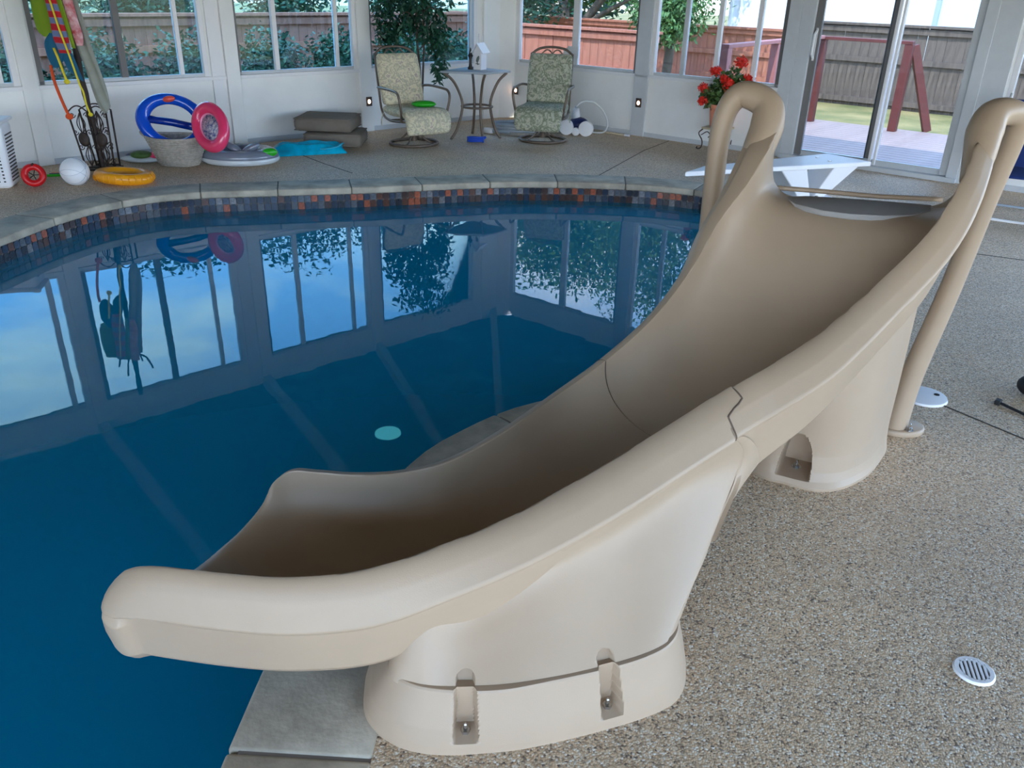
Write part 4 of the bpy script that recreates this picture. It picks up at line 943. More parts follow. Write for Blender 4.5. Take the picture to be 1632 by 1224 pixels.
# side table
tb = thing('patio_table', 'square grey patio table with bowed bronze legs between the two chairs', 'table', (-.49, 9.67, 0), 0)
TC = [(-.86, 9.41), (-.36, 9.34), (-.10, 9.64), (-.56, 10.02)]
x = MB(); x.prism(TC, .700, .722); x.build('tabletop', 'hose_grey', tb, bevel=.008, smooth=True, ang=.8)
cx_, cy_ = -.47, 9.62
for (lx, ly) in TC:
    dx, dy = lx - cx_, ly - cy_
    x = MB(); x.tube(spline([(cx_ + dx * .88, cy_ + dy * .88, .70), (cx_ + dx * .62, cy_ + dy * .62, .60), (cx_ + dx * .42, cy_ + dy * .42, .42), (cx_ + dx * .42, cy_ + dy * .42, .28), (cx_ + dx * .56, cy_ + dy * .56, .10), (cx_ + dx * .72, cy_ + dy * .72, .0)], 24), .015, 8); x.build('leg', 'bronze_metal', tb, smooth=True)
x = MB(); x.torus((cx_, cy_, .34), .17, .012, 32, 8); x.build('ring_shelf', 'bronze_metal', tb, smooth=True)
# birdhouse + small lantern on the table
bh = thing('birdhouse', 'white wooden birdhouse with a pitched roof standing on the patio table', 'birdhouse', (-.44, 9.68, .722), math.radians(-28))
x = MB(); w_, d_, h_ = .09, .12, .25
x.add([(-w_/2, -d_/2, 0), (w_/2, -d_/2, 0), (w_/2, d_/2, 0), (-w_/2, d_/2, 0), (-w_/2, -d_/2, .19), (w_/2, -d_/2, .19), (w_/2, d_/2, .19), (-w_/2, d_/2, .19), (0, -d_/2, .25), (0, d_/2, .25)],
      [(0, 3, 2, 1), (0, 1, 5, 8, 4), (2, 3, 7, 9, 6), (1, 2, 6, 5), (3, 0, 4, 7)]); x.build('box', 'white_rough', bh, local=True)
for sx in (-1, 1):
    x = MB(); x.add([(0, -.08, .262), (0, .08, .262), (sx * .075, .08, .165), (sx * .075, -.08, .165), (0, -.08, .272), (0, .08, .272), (sx * .08, .08, .17), (sx * .08, -.08, .17)], [(0, 1, 2, 3), (4, 7, 6, 5), (0, 3, 7, 4), (1, 5, 6, 2), (2, 6, 7, 3)]); x.build('roof_panel', 'white_plastic', bh, local=True)
x = MB(); x.tube([(0, -.03, .26), (0, -.03, .36)], .007, 6); x.tube([(.0, .04, .26), (.0, .04, .34)], .006, 6); x.build('finial', 'white_rough', bh, local=True)
x = MB(); x.tube(spline([(.01, -.064, .05), (.0, -.064, .08), (.012, -.064, .12), (.02, -.064, .14)], 8), [.006] * 3 + [.016] * 3 + [.008] * 2, 8); x.tube([(-.02, -.064, .06), (.03, -.064, .06)], .004, 6); x.build('bird_motif', 'card_bird', bh, local=True)
ln = thing('lantern', 'small black lantern beside the white birdhouse', 'lantern', (-.545, 9.66, .722))
x = MB(); x.lathe([(.03, 0), (.03, .02), (.02, .03), (.016, .06), (.014, .10), (.022, .13), (.018, .16), (.01, .19), (.004, .22)], 16); x.build('body', 'dark_plate', ln, local=True, smooth=True)
x = MB(); x.lathe([(.024, .13), (.03, .135), (.012, .17), (0, .175)], 16); x.build('cap', 'dark_hole', ln, local=True)
# grey cushions stack
for k, (z, cx_, cy_, rz_, lb) in enumerate(((0, -1.93, 9.02, .02, 'square grey-brown seat cushion at the bottom of the stack on the deck'), (.155, -2.0, 9.0, -.06, 'square grey-brown seat cushion on top of the stack, slightly askew'))):
    t = thing('seat_cushion', lb, 'cushion', (cx_, cy_, z), rz_, 'stacked grey cushions')
    x = MB(); x.box((0, 0, .075), (.60, .50, .14)); x.build('pad', 'grey_cushion', t, local=True, bevel=.045, smooth=True)
    pd_ = [q for q in t.children][0]
    for zz in (.02, .13):
        x = MB(); x.tube([(-.29, -.24, zz), (.29, -.24, zz), (.29, .24, zz), (-.29, .24, zz)], .006, 6, True); x.build('piping', 'grey_cushion', pd_, local=True, smooth=True)
# teal air mattress, folded
am = thing('air_mattress', 'deflated shiny teal air mattress heaped in front of the grey cushions', 'air mattress', (-2.12, 8.5, 0), math.radians(24))
R_ = []
for i, y in enumerate(np.linspace(-.15, .15, 20)):
    r = []
    for j, xx in enumerate(np.linspace(-.36, .36, 44)):
        e = max(0, 1 - (abs(y) / .15) ** 2.5) ** .5 * max(0, 1 - (abs(xx) / .36) ** 6) ** .5
        r.append((xx + .02 * math.sin(y * 30), y, e * (.095 + .008 * math.sin(xx * 22 + y * 20) + .016 * math.sin(y * 60 + 1.5 * math.sin(xx * 7)))))
    R_.append(r)
x = MB(); x.grid(R_); b0 = [[(p[0], p[1], .0) for p in r] for r in R_]; x.grid(b0)
x.build('folded_body', 'teal_vinyl', am, local=True, smooth=True)
x = MB(); x.tube(spline([(.1, -.15, .05), (.25, -.17, .07), (.33, -.1, .09), (.36, .02, .06), (.34, .1, .02)], 16), [.02] * 16, 8, sq=.5); x.build('hem', 'teal_vinyl', am, local=True, smooth=True)
# grey round float with green handles
gf = thing('ring_float', 'grey and clear round pool float with bright green handles', 'float', (-2.62, 7.93, 0))
x = MB(); x.torus((0, 0, .075), .225, .075, 48, 16, sx=1.22, sy=.9, sz=.85); x.build('tube', 'grey_vinyl', gf, local=True, smooth=True)
x = MB(); x.torus((0, 0, .045), .232, .073, 48, 12, sx=1.22, sy=.9, sz=.6); x.build('clear_underside', 'clear_vinyl', gf, local=True, smooth=True)
x = MB(); x.lathe([(.0, .06), (.15, .07), (.17, .08)][::-1], 32, sx=1.22, sy=.9); x.build('seat_sheet', 'bath_print', gf, local=True, smooth=True)
for sx, a in ((-1, -.4), (1, .5)):
    x = MB(); x.sphere((sx * .31, -.09, .115), (.075, .035, .04), 16, 10, Matrix.Rotation(a, 3, 'Z')); x.build('handle', 'green_vinyl', gf, local=True, smooth=True)
x = MB(); x.sphere((-.02, -.1, .15), (.11, .04, .035), 14, 8, Matrix.Rotation(.5, 3, 'Y')); x.sphere((.14, -.1, .15), (.1, .04, .035), 14, 8, Matrix.Rotation(-.45, 3, 'Y')); x.build('backrest_tube', 'grey_vinyl', gf, local=True, smooth=True)
# wicker basket
bk = thing('wicker_basket', 'grey woven wicker basket holding inflatable rings', 'basket', (-3.12, 7.74, 0))
x = MB(); rows = []
for z, r in ((0, .13), (.02, .145), (.08, .165), (.16, .19), (.24, .225), (.25, .232), (.24, .218), (.16, .18), (.03, .14)):
    rows.append([(r * 1.2 * math.cos(a), r * .85 * math.sin(a), z + (.02 * abs(math.cos(a)) ** 4 if z > .2 else 0)) for a in np.linspace(0, 2 * PI, 48, endpoint=False)])
x.grid(rows, True); x.f.append(tuple(range(48))); x.build('body', 'wicker', bk, local=True, smooth=True)
x = MB()
for j, z in enumerate(np.linspace(.012, .235, 14)):
    r = np.interp(z, [0, .02, .08, .16, .24], [.134, .149, .169, .194, .228]); P = []
    for k in range(96): a = 2 * PI * k / 96; rr_ = r + .0035 * (1 if (k // 2 + j) % 2 else -1); P.append((rr_ * 1.2 * math.cos(a), rr_ * .85 * math.sin(a), z + .02 * abs(math.cos(a)) ** 4 * max(0, (z - .15) / .1)))
    x.tube(P, .0075, 5, True)
x.build('weave', 'wicker', bk, local=True, smooth=True, kind='stuff')
x = MB(); rw = [(.275 * math.cos(a), .195 * math.sin(a), .252 + .02 * abs(math.cos(a)) ** 4) for a in np.linspace(0, 2 * PI, 48, endpoint=False)]; x.tube(rw, .012, 8, True); x.build('rim', 'wicker', bk, local=True, smooth=True)
x = MB(); x.tube(spline([(-.27, -.05, .26), (-.31, -.03, .29), (-.31, .03, .29), (-.27, .06, .26)], 12), .009, 6); x.build('handle', 'wicker', bk, local=True, smooth=True)
# blue ring standing in the basket
br = thing('blue_ring', 'large blue inflatable ring standing up in the wicker basket', 'inflatable ring', (-3.14, 7.76, .13))
Rm = Matrix.Rotation(math.radians(78), 3, 'X') @ Matrix.Rotation(math.radians(0), 3, 'Z'); Rm = Matrix.Rotation(math.radians(12), 3, 'Z') @ Matrix.Rotation(math.radians(14), 3, 'Y') @ Matrix.Rotation(math.radians(72), 3, 'X')
x = MB(); x.torus((0, 0, .25), .215, .052, 48, 14, Rm, sx=1.18, sy=.92); x.build('tube', 'blue_vinyl', br, local=True, smooth=True)
x = MB(); q0 = Rm @ Vector((-.22, -.02, 0)) + Vector((0, 0, .245)); q1 = Rm @ Vector((.21, .03, 0)) + Vector((0, 0, .215)); x.tube([q0, (q0 + q1) / 2 + Vector((0, 0, .01)), q1], .034, 12); x.build('cross_tube', 'dark_blue_vinyl', br, local=True, smooth=True)
q = Rm @ Vector((-.05, .19, .03)) + Vector((0, 0, .25)); x = MB(); x.sphere((0, 0, 0), (.06, .028, .028), 14, 8, Matrix.Rotation(-.15, 3, 'Y')); x.v = [(a + q.x, b + q.y - .02, c + q.z) for a, b, c in x.v]; x.build('handle', 'coral_vinyl', br, local=True, smooth=True)
# pink ring float with a character-free printed seat
pr = thing('pink_ring', 'pink inflatable ring with a printed blue and white seat, leaning on the basket', 'inflatable ring', (-2.75, 7.62, -.02))
Rm = Matrix.Rotation(math.radians(-8), 3, 'Z') @ Matrix.Rotation(math.radians(-34), 3, 'Y') @ Matrix.Rotation(math.radians(66), 3, 'X')
x = MB(); x.torus((0, 0, .385), .165, .052, 48, 14, Rm, sx=.84, sy=1.1); x.build('tube', 'pink_vinyl', pr, local=True, smooth=True)
x = MB(); x.torus((0, 0, .385), .122, .016, 48, 8, Rm, sx=.84, sy=1.1); x.build('inner_rim', 'pale_pink_vinyl', pr, local=True, smooth=True)
x = MB(); x.lathe([(0, -.01), (.118, -.005), (.12, 0)][::-1], 32, (0, 0, .385), Rm, sx=.84, sy=1.1); x.build('printed_seat', 'bath_print', pr, local=True, smooth=True)
# orange ring, red ring, white ball
org = thing('orange_ring', 'flat orange inflatable ring lying on the deck by the coping', 'inflatable ring', (-3.31, 7.0, 0))
x = MB(); x.torus((0, 0, .048), .165, .05, 48, 14, Matrix.Rotation(.06, 3, 'Y'), sx=1.15, sy=.8, sz=.95); x.build('tube', 'orange_vinyl', org, local=True, smooth=True)
x = MB()
for k in range(28):
    a = 2 * PI * k / 28; x.tube([(1.15 * .213 * math.cos(a), .8 * .213 * math.sin(a), .02), (1.15 * .218 * math.cos(a), .8 * .218 * math.sin(a), .05), (1.15 * .205 * math.cos(a), .8 * .205 * math.sin(a), .078)], .0035, 4)
x.build('edge_pleats', 'orange_vinyl', org, local=True)
rg = thing('red_ring', 'small red ring toy standing against the wall left of the white ball', 'ring toy', (-3.93, 6.75, 0))
Rm = Matrix.Rotation(math.radians(25), 3, 'Z') @ Matrix.Rotation(math.radians(72), 3, 'X')
x = MB(); x.torus((0, 0, .092), .066, .027, 36, 12, Rm); x.build('ring', 'red_vinyl', rg, local=True, smooth=True)
x = MB(); x.tube([(0, 0, .17), (.015, 0, .185)], .008, 6); x.build('valve', 'dark_plate', rg, local=True)
x = MB()
for k in range(5): a = 2 * PI * k / 5; x.tube([Rm @ Vector((0, 0, 0)) + Vector((0, 0, .092)), Rm @ Vector((.05 * math.cos(a), .05 * math.sin(a), 0)) + Vector((0, 0, .092))], .004, 5)
x.build('spokes', 'dark_plate', rg, local=True)
wb = thing('white_ball', 'white volleyball with panel seams on the deck by the coping', 'ball', (-3.63, 6.83, 0))
x = MB(); x.sphere((0, 0, .112), .112, 36, 22); x.build('ball', 'white_plastic', wb, local=True, smooth=True)
x = MB()
for k, (ax, an) in enumerate((('X', .5), ('X', .95), ('Y', .4), ('Y', 1.2), ('Z', 0))):
    Rm = Matrix.Rotation(an, 3, ax) @ Matrix.Rotation(.6 * k, 3, 'X'); rr_ = .1125 * (1 if k % 2 else .92); h0 = 0 if k % 2 else .044
    x.tube([Rm @ Vector((rr_ * math.cos(a), rr_ * math.sin(a), h0)) + Vector((0, 0, .112)) for a in np.linspace(0, 2 * PI, 40, endpoint=False)], .0013, 4, True)
x.build('seams', 'hose_grey', list(wb.children)[0], local=True)
# laundry hamper at the left edge
hp = thing('laundry_hamper', 'tall white perforated plastic hamper at the left edge', 'hamper', (-4.27, 6.72, 0), math.radians(15))
x = MB(); x.prism([(-.18, -.13), (.18, -.13), (.18, .13), (-.18, .13)], 0, .50); x.v = [(a * (1 + .12 * c / .5), b * (1 + .12 * c / .5), c) for a, b, c in x.v]; x.build('body', 'white_plastic', hp, local=True, bevel=.035, smooth=True)
x = MB(); x.box((0, 0, .515), (.43, .32, .03)); x.build('rim', 'white_plastic', hp, local=True, bevel=.012, smooth=True)
x = MB()
for sx, face in ((1, 'x'), (-1, 'y')):
    for i in range(8):
        for j in range(14):
            if face == 'x': x.box((.183 + .022 * (.06 + .027 * j) / .5 + .001, -.085 + .024 * i, .06 + .027 * j), (.003, .011, .011))
            else: x.box((-.14 + .04 * i, -.133 - .016 * (.06 + .027 * j) / .5 - .001, .06 + .027 * j), (.014, .003, .011))
x.build('perforations', 'dark_plate', list(hp.children)[0], local=True, kind='stuff')
# a heap of flat mesh toys behind
mt = thing('mesh_toys', 'low heap of coloured mesh pool toys against the wall behind the orange ring', 'toys', (-3.50, 7.80, 0))
for k, (cx_, cy_, sx, m) in enumerate(((0, 0, .2, 'clear_vinyl'), (-.05, .06, .12, 'navy_plastic'), (.14, .04, .1, 'pink_vinyl'), (.02, -.03, .1, 'leaf_green'))):
    x = MB(); x.sphere((cx_, cy_, .035 + .015 * k), (sx, .09, .035), 16, 8); x.build('toy', m, mt, local=True, smooth=True)
# scatter of sticks left of the ball
sk_ = thing('dive_sticks', 'coloured dive sticks on the deck by the wall behind the white ball', 'toys', (-3.9, 7.1, 0))
for k, (a, m) in enumerate(((.5, 'green_vinyl'), (.62, 'navy_plastic'), (.45, 'terracotta'))):
    x = MB(); x.tube([(-.12, .04 * k, .012), (.14, .04 * k + .1, .012)], .011, 8); x.build('stick', m, sk_, local=True)
# wrought iron trellis planter with the pole of hanging towels
ir = thing('iron_stand', 'rusty wrought iron openwork stand holding a pole against the left wall', 'iron stand', (-3.72, 7.45, 0))
def iron_panel(x0, x1, xt0, xt1, y):
    x = MB(); Z1 = .50
    x.tube([(x0, y, 0), (xt0, y - .01, Z1)], .008, 6); x.tube([(x1, y, 0), (xt1, y - .01, Z1)], .008, 6); x.tube([(x0, y, .03), (x1, y, .03)], .007, 6)
    cx0, cxt = (x0 + x1) / 2, (xt0 + xt1) / 2
    x.tube(spline([(xt0, y, Z1), (xt0 + (cxt - xt0) * .5, y, Z1 + .035), (cxt, y, Z1 + .05), (xt1 + (cxt - xt1) * .5, y, Z1 + .035), (xt1, y, Z1)], 14), .006, 6)
    for zc, hh in ((.40, .09), (.13, .09)):
        cc = cx0 + (cxt - cx0) * zc / Z1; ww = .035
        for sg in (-1, 1): x.tube(spline([(cc, y, zc - hh), (cc + sg * ww, y, zc), (cc, y, zc + hh)], 12), .0045, 5); x.tube(spline([(cc, y, zc - hh), (cc + sg * ww * .4, y, zc), (cc, y, zc + hh)], 12), .004, 5)
        for sg in (-1, 1):
            for zz in (zc - hh * .8, zc + hh * .8):
                sp = []
                for k in range(16): a = k * .5; r = .026 * (1 - k / 18); sp.append((cc + sg * (ww + .026 - r * math.cos(a)), y, zz + r * math.sin(a) * sg))
                x.tube(sp, .004, 5)
    return x
iron_panel(-.10, .03, -.165, .0, -.05).build('scroll_panel', 'iron', ir, local=True, smooth=True)
iron_panel(.03, .15, .0, .165, -.05).build('scroll_panel', 'iron', ir, local=True, smooth=True)
iron_panel(-.08, .13, -.14, .14, .10).build('scroll_panel', 'iron', ir, local=True, smooth=True)
for cx_ in (-.07, .085): x = MB(); x.lathe([(0, -.012), (.04, -.01), (.05, 0), (.04, .01), (0, .012)], 24, (cx_, -.055, .27), Matrix.Rotation(PI / 2, 3, 'X'), sy=1.25); x.build('rosette', 'iron', ir, local=True, smooth=True)
x = MB(); x.prism([(-.12, -.07), (.17, -.07), (.15, .12), (-.10, .12)], .0, .018); x.build('tray', 'iron', ir, local=True)
pl = thing('coat_pole', 'dark wooden pole rising out of the iron stand, hung with towels', 'pole', (-3.70, 7.44, .018))
x = MB(); x.tube(spline([(.02, -.03, 0), (.0, 0, .3), (-.04, .02, .7), (-.055, .03, 1.3), (-.06, .03, 1.9)], 40), [.024 - .004 * math.sin(k * 1.3) for k in range(40)], 10); x.build('pole', 'iron', pl, local=True, smooth=True)
x = MB()
for a in (0, 1.6, 3.1, 4.7): x.tube(spline([(-.06, .03, 1.45), (-.06 + .12 * math.cos(a), .03 + .12 * math.sin(a), 1.48), (-.06 + .17 * math.cos(a), .03 + .17 * math.sin(a), 1.6)], 8), .009, 6)
x.build('hooks', 'iron', pl, local=True, smooth=True)
def cloth(name, label, cat, m, prof, y0=0., amp=.012, thick=.012, fr=40, group='things hung on the pole'):
    """hanging cloth: prof = list of (z, x_left, x_right)"""
    P = spline(prof, 24); o = thing(name, label, cat, (P[0][1], y0, float(min(p[0] for p in P))), group=group); base = Vector(o.location); mb = MB()
    F_, B_ = [], []
    for i, (z, xl, xr) in enumerate(P):
        f, b = [], []
        for k in range(16):
            u = k / 15; xx = xl + (xr - xl) * u; yy = y0 + amp * math.sin(u * (xr - xl) * fr + i * .12) ; e = math.sin(PI * u) ** .4
            f.append((xx - base.x, yy - base.y - thick * e, z - base.z)); b.append((xx - base.x, yy - base.y + thick * e, z - base.z))
        F_.append(f + b[::-1])
    mb.grid(F_, True); n = 32; mb.f += [tuple(range(n)), tuple(range(23 * n, 24 * n))]
    mb.build('cloth', m, o, local=True, smooth=True, ang=1.3); return o
XP, YP = -3.78, 7.36
cloth('lime_float', 'lime green swim toy hanging highest on the left of the pole', 'swim toy', 'lime_cloth', [(1.10, -3.93, -3.86), (1.14, -3.975, -3.83), (1.22, -3.99, -3.81), (1.34, -3.99, -3.81), (1.45, -3.97, -3.82)], YP - .01, .004, .03)
cloth('teal_bag', 'dark teal beach bag hanging from the pole, left side', 'bag', 'teal_cloth', [(.86, -3.895, -3.86), (.92, -3.93, -3.80), (.99, -3.94, -3.77), (1.06, -3.935, -3.76), (1.13, -3.88, -3.77)], YP - .02, .004, .03)
cloth('teal_cloth', 'dark teal pointed cloth hanging in front of the pole', 'cloth', 'teal_cloth', [(.76, -3.675, -3.665), (.84, -3.77, -3.68), (.92, -3.80, -3.70), (.99, -3.80, -3.72)], YP - .03, .004, .01)
cloth('striped_towel', 'red and grey striped cloth hanging from the pole, top', 'towel', 'stripe', [(.98, -3.80, -3.70), (1.10, -3.83, -3.70), (1.25, -3.83, -3.71), (1.45, -3.84, -3.72)], YP - .07, .006, .02)
cloth('red_towel', 'red and white patterned cloth hanging right of the pole', 'towel', 'red_cloth', [(1.04, -3.65, -3.60), (1.12, -3.67, -3.58), (1.25, -3.69, -3.60), (1.45, -3.71, -3.62)], YP - .06, .006, .02)
cloth('olive_towel', 'narrow olive towel hanging between the two red cloths', 'towel', 'lime_cloth', [(1.02, -3.68, -3.655), (1.2, -3.71, -3.67), (1.45, -3.75, -3.70)], YP - .08, .004, .01)
cloth('grey_towel', 'long grey towel hanging down the right side of the pole', 'towel', 'grey_cloth', [(.50, -3.56, -3.53), (.57, -3.60, -3.49), (.68, -3.625, -3.49), (.85, -3.65, -3.52), (1.05, -3.69, -3.56), (1.40, -3.74, -3.61)], YP + .0, .012, .014, 80)
def rope(name, label, m, pts, r, cat='strap'):
    o = thing(name, label, cat, pts[-1], group='things hung on the pole'); x = MB(); x.tube(spline(pts, 24), r, 7, sq=.6); x.build('band', m, o, smooth=True)
    p = Vector(pts[-1]); x = MB(); x.sphere(p, (r * 1.9, r * 1.3, r * 1.5), 10, 6); x.build('knot', m, o, smooth=True); return o
rope('orange_strap', 'long orange strap hanging from the teal bag into the iron stand', 'orange_cloth', [(-3.915, YP - .03, .88), (-3.915, YP - .03, .78), (-3.90, YP - .03, .68), (-3.87, YP - .03, .55), (-3.845, YP - .03, .47)], .018)
rope('yellow_strap', 'short yellow strap hanging in front of the teal bag', 'yellow_rope', [(-3.83, YP - .09, 1.02), (-3.81, YP - .09, .94), (-3.795, YP - .09, .86), (-3.775, YP - .09, .76)], .014)
rope('long_yellow_strap', 'long yellow strap hanging down past the grey towel', 'yellow_rope', [(-3.78, YP - .11, 1.42), (-3.74, YP - .11, 1.15), (-3.70, YP - .11, .95), (-3.665, YP - .11, .75), (-3.645, YP - .11, .68), (-3.645, YP - .10, .58), (-3.63, YP - .09, .50)], .011)
# potted ficus behind the left chair
pf = thing('potted_ficus', 'tall potted ficus with drooping dark leaves behind the left chair', 'potted plant', (-1.15, 9.85, 0))
x = MB(); x.lathe([(.10, 0), (.12, .14), (.135, .2), (.13, .2), (.115, .16), (0, .16)], 24); x.build('pot', 'brown_pot', pf, local=True, smooth=True, ang=.7)
x = MB(); x.tube(spline([(0, 0, .15), (.03, .0, .6), (.0, .02, 1.1), (.03, 0, 1.7)], 20), .014, 7); x.tube(spline([(.03, .02, .15), (.06, .0, .6), (.08, .0, 1.1), (.05, 0, 1.6)], 20), .011, 7)
for a, z in ((.3, .9), (2.4, 1.0), (4, 1.15), (5.5, 1.2), (1.2, 1.3)): x.tube(spline([(.03, 0, z), (.03 + .15 * math.cos(a), .12 * math.sin(a), z + .12), (.03 + .3 * math.cos(a), .2 * math.sin(a), z + .1)], 8), .005, 5)
x.build('trunk', 'bark', pf, local=True, smooth=True)
x = MB()
for k, (c, r, n) in enumerate((((-.05, -.02, 1.30), (.42, .22, .34), 1400), ((.22, -.02, 1.02), (.17, .12, .22), 420), ((-.30, -.05, 1.08), (.16, .12, .20), 300), ((.26, -.1, .72), (.10, .06, .16), 150), ((.03, 0, 1.7), (.4, .2, .25), 500))):
    V, F = leaves(c, r, n, .075, hang=1.0, seed=200 + k, aspect=.38); x.add(V, F)
x.build('foliage', 'leaf_dark', pf, local=True, recalc=False, kind='stuff')
# pool cleaner, hoses, cord, brush pole
pc_ = thing('pool_cleaner', 'white and navy wheeled pool cleaner parked by the right wall', 'pool cleaner', (.70, 10.05, 0), math.radians(-20))
x = MB(); x.sphere((0, 0, .12), (.12, .10, .075), 20, 12); x.build('shell', 'navy_plastic', pc_, local=True, smooth=True)
for cx_, r in ((-.115, .085), (.12, .085), (.0, .045)): x = MB(); x.lathe([(r * .5, -.02), (r, -.02), (r, .02), (r * .5, .025), (0, .025)], 24, (cx_, -.10, r), Matrix.Rotation(PI / 2, 3, 'X')); x.build('wheel', 'white_plastic', pc_, local=True, smooth=True, ang=.7)
x = MB(); x.lathe([(.045, .16), (.05, .22), (.035, .29), (0, .29)], 16, (-.04, 0, 0)); x.build('bag', 'white_rough', pc_, local=True, smooth=True)
hs_ = thing('arched_hose', 'thin white hose arching up over the pool cleaner', 'hose', (1.0, 10.1, 0))
x = MB(); x.tube(spline([(.66, 10.10, .30), (.72, 10.1, .355), (.85, 10.1, .36), (.98, 10.1, .26), (1.04, 10.1, .12), (1.0, 10.12, .02), (.85, 10.15, .012)], 40), .010, 8); x.build('tube', 'hose_white', hs_, smooth=True)
x = MB(); x.lathe([(.014, -.02), (.014, .02)], 10, (.66, 10.10, .29)); x.build('fitting', 'hose_grey', hs_, smooth=True)
hc = thing('coiled_hose', 'thick grey vacuum hose coiled on the deck behind the right chair', 'hose', (.10, 10.08, 0))
P = []
for k in range(160): a = k / 160 * 2 * PI * 3; P.append((.38 * math.cos(a) * (1 + .02 * a / 6), .20 * math.sin(a) * (1 + .04 * a / 6), .022 + .030 * (a / (2 * PI))))
x = MB(); x.tube(P, .020, 8); x.build('coil', 'hose_grey', hc, local=True, smooth=True)
x = MB(); x.tube([(-.50, -.10, .03), (-.40, -.13, .03)], .032, 14); x.build('cuff', 'white_plastic', hc, local=True, smooth=True)
x = MB(); x.tube(spline([(-.40, -.13, .03), (-.32, -.16, .03), (-.2, -.19, .03)], 10), .02, 8); x.build('tail', 'hose_grey', hc, local=True, smooth=True)
bc = thing('blue_hose', 'small coil of bright blue hose on the deck under the table', 'hose', (-.47, 9.30, 0))
P = [(.085 * math.cos(a), .055 * math.sin(a), .012 + .018 * a / 6.28) for a in np.linspace(0, 2 * PI * 3, 70)]
x = MB(); x.tube(P, .010, 7); x.build('coil', 'blue_hose', bc, local=True, smooth=True); x = MB(); x.tube([(.07, .0, .03), (.11, .03, .06)], .013, 8); x.build('nozzle', 'blue_hose', bc, local=True)
pb = thing('cream_pole', 'short cream coloured rod lying on the deck at the foot of the right wall', 'rod', (1.0, 10.2, 0))
x = MB(); x.tube([(.88, 10.28, .012), (1.26, 9.98, .012)], .010, 8); x.build('rod', 'stone_top', pb, smooth=True); x = MB(); x.tube([(1.24, 10.0, .012), (1.29, 9.96, .012)], .014, 8); x.build('end_cap', 'white_plastic', pb)
# geraniums on the iron plant stand
gs = thing('plant_stand', 'small scrolled iron plant stand with a stone top by the right wall', 'plant stand', (2.16, 9.30, 0), math.radians(-38))
x = MB(); x.box((0, 0, .225), (.27, .27, .022)); x.build('top', 'stone_top', gs, local=True, bevel=.006)
for sx in (-1, 1):
    for sy in (-1, 1):
        x = MB(); x.tube(spline([(sx * .12, sy * .12, .215), (sx * .15, sy * .15, .17), (sx * .12, sy * .12, .10), (sx * .115, sy * .115, .04), (sx * .13, sy * .13, .008), (sx * .155, sy * .155, .012), (sx * .15, sy * .15, .03)], 20), .007, 6)
        x.tube(spline([(sx * .13, sy * .13, .15), (sx * .07, sy * .12, .19), (sx * .03, sy * .12, .16), (sx * .05, sy * .12, .13)], 12), .005, 5); x.build('leg', 'iron', gs, local=True, smooth=True)
gp = thing('potted_geranium', 'terracotta pot of red geraniums on the iron plant stand', 'potted plant', (2.16, 9.30, .236))
x = MB(); x.lathe([(.088, 0), (.098, .02), (.118, .19), (.135, .195), (.137, .235), (.122, .235), (.115, .20), (0, .20)], 28); x.build('pot', 'terracotta', gp, local=True, smooth=True, ang=.6)
x = MB()
for k, (c, r, n) in enumerate((((-.05, 0, .32), (.20, .16, .13), 420), ((.08, 0, .44), (.18, .14, .15), 420), ((.0, 0, .28), (.16, .14, .09), 200))):
    V, F = leaves(c, r, n, .05, 0, seed=300 + k, aspect=.8); x.add(V, F)
x.build('foliage', 'leaf_green', gp, local=True, recalc=False, kind='stuff')
x = MB()
heads = [(-.22, -.05, .40, .05), (-.12, -.06, .57, .052), (.15, -.04, .66, .062), (.24, -.05, .50, .05), (.02, -.1, .45, .055), (-.22, -.06, .27, .04), (.05, -.12, .36, .05), (.12, -.12, .32, .045), (.17, -.1, .42, .04), (-.02, -.1, .50, .04)]
for hx, hy, hz, hr in heads: x.tube(spline([(hx * .2, hy * .2, .22), (hx * .6, hy * .6, .2 + (hz - .2) * .6), (hx, hy, hz)], 8), .004, 5)
x.build('stems', 'leaf_green', gp, local=True)
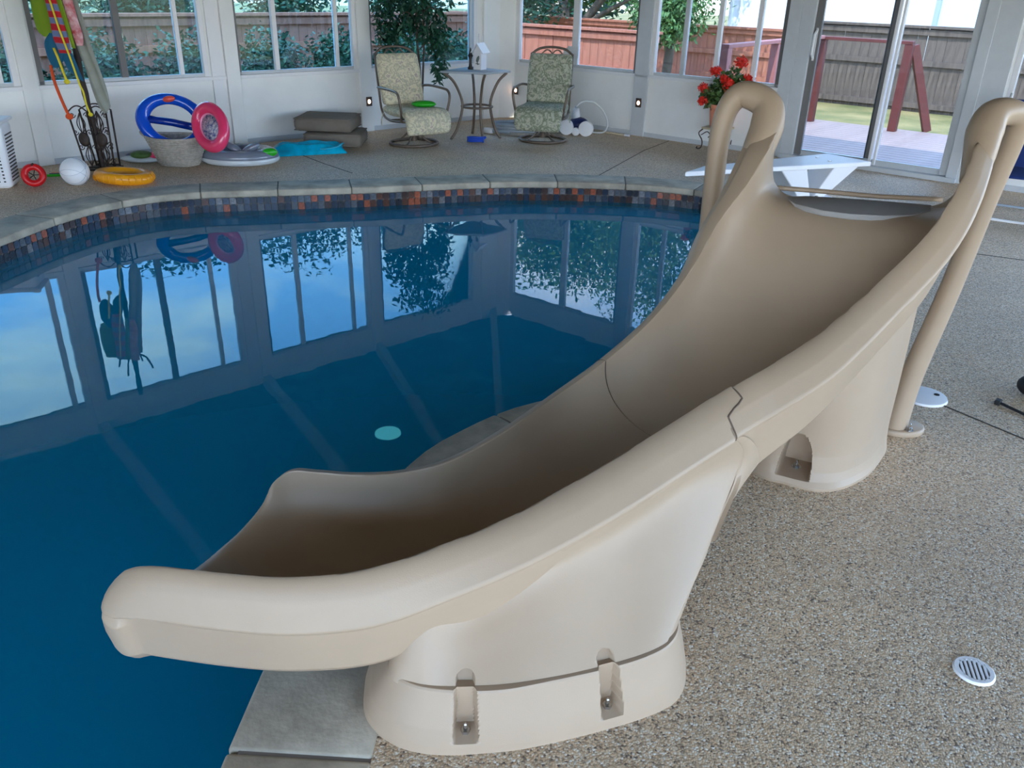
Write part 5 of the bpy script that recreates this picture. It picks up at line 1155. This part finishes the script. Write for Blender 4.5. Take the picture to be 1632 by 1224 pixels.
for hx, hy, hz, hr in heads:
    V, F = leaves((hx, hy, hz), (hr, hr, hr * .85), 130, .028, 0, shell=.5, seed=int(1000 * hz), aspect=.9); x = MB(); x.add(V, F); x.sphere((hx, hy, hz), hr * .7, 10, 8); x.build('flower_head', 'petal_red', gp, local=True, recalc=False)
# sheet of paper taped to the right window
pp = thing('window_paper', 'white paper sheet taped to the window behind the right chair', 'paper', WR(.80, -.02, .80), ANG_R - .08)
x = MB(); x.box((0, 0, .05), (.17, .003, .13)); x.build('sheet', 'paper', pp, local=True); x = MB(); x.box((-.1, 0, .03), (.08, .003, .12), .3); x.build('sheet', 'paper', pp, local=True)
# blue folding chair at the right edge
fc = thing('folding_chair', 'blue fabric folding chair with pale tube frame cut by the right edge', 'chair', (4.02, 6.62, 0), math.radians(-30))
x = MB(); R_ = []
for u in np.linspace(0, 1, 14): yy = .22 + .16 * u; zz = .34 + .50 * u; R_.append([(xx, yy - .02 * math.sin(PI * (xx + .26) / .52), zz) for xx in np.linspace(-.26, .26, 10)])
x.grid(R_); x.grid([[(a, b + .012, c) for a, b, c in r] for r in R_]); x.build('backrest', 'blue_fabric', fc, local=True, smooth=True)
x = MB(); x.box((0, -.02, .335), (.52, .46, .022)); x.build('seat', 'blue_fabric', fc, local=True, bevel=.008, smooth=True)
for sx in (-1, 1):
    x = MB(); x.tube(spline([(sx * .27, -.25, .33), (sx * .27, .2, .34), (sx * .27, .40, .88)], 16), .012, 8); x.build('side_tube', 'alu_bright', fc, local=True, smooth=True)
x = MB(); x.tube(spline([(-.27, -.20, .33), (-.27, -.26, .10), (-.24, -.28, .015), (.24, -.28, .015), (.27, -.26, .10), (.27, -.20, .33)], 36), .012, 8); x.build('front_leg_frame', 'alu_bright', fc, local=True, smooth=True)
x = MB(); x.tube(spline([(-.27, .15, .33), (-.27, .28, .10), (-.24, .30, .015), (.24, .30, .015), (.27, .28, .10), (.27, .15, .33)], 36), .012, 8); x.build('rear_leg_frame', 'hose_grey', fc, local=True, smooth=True)
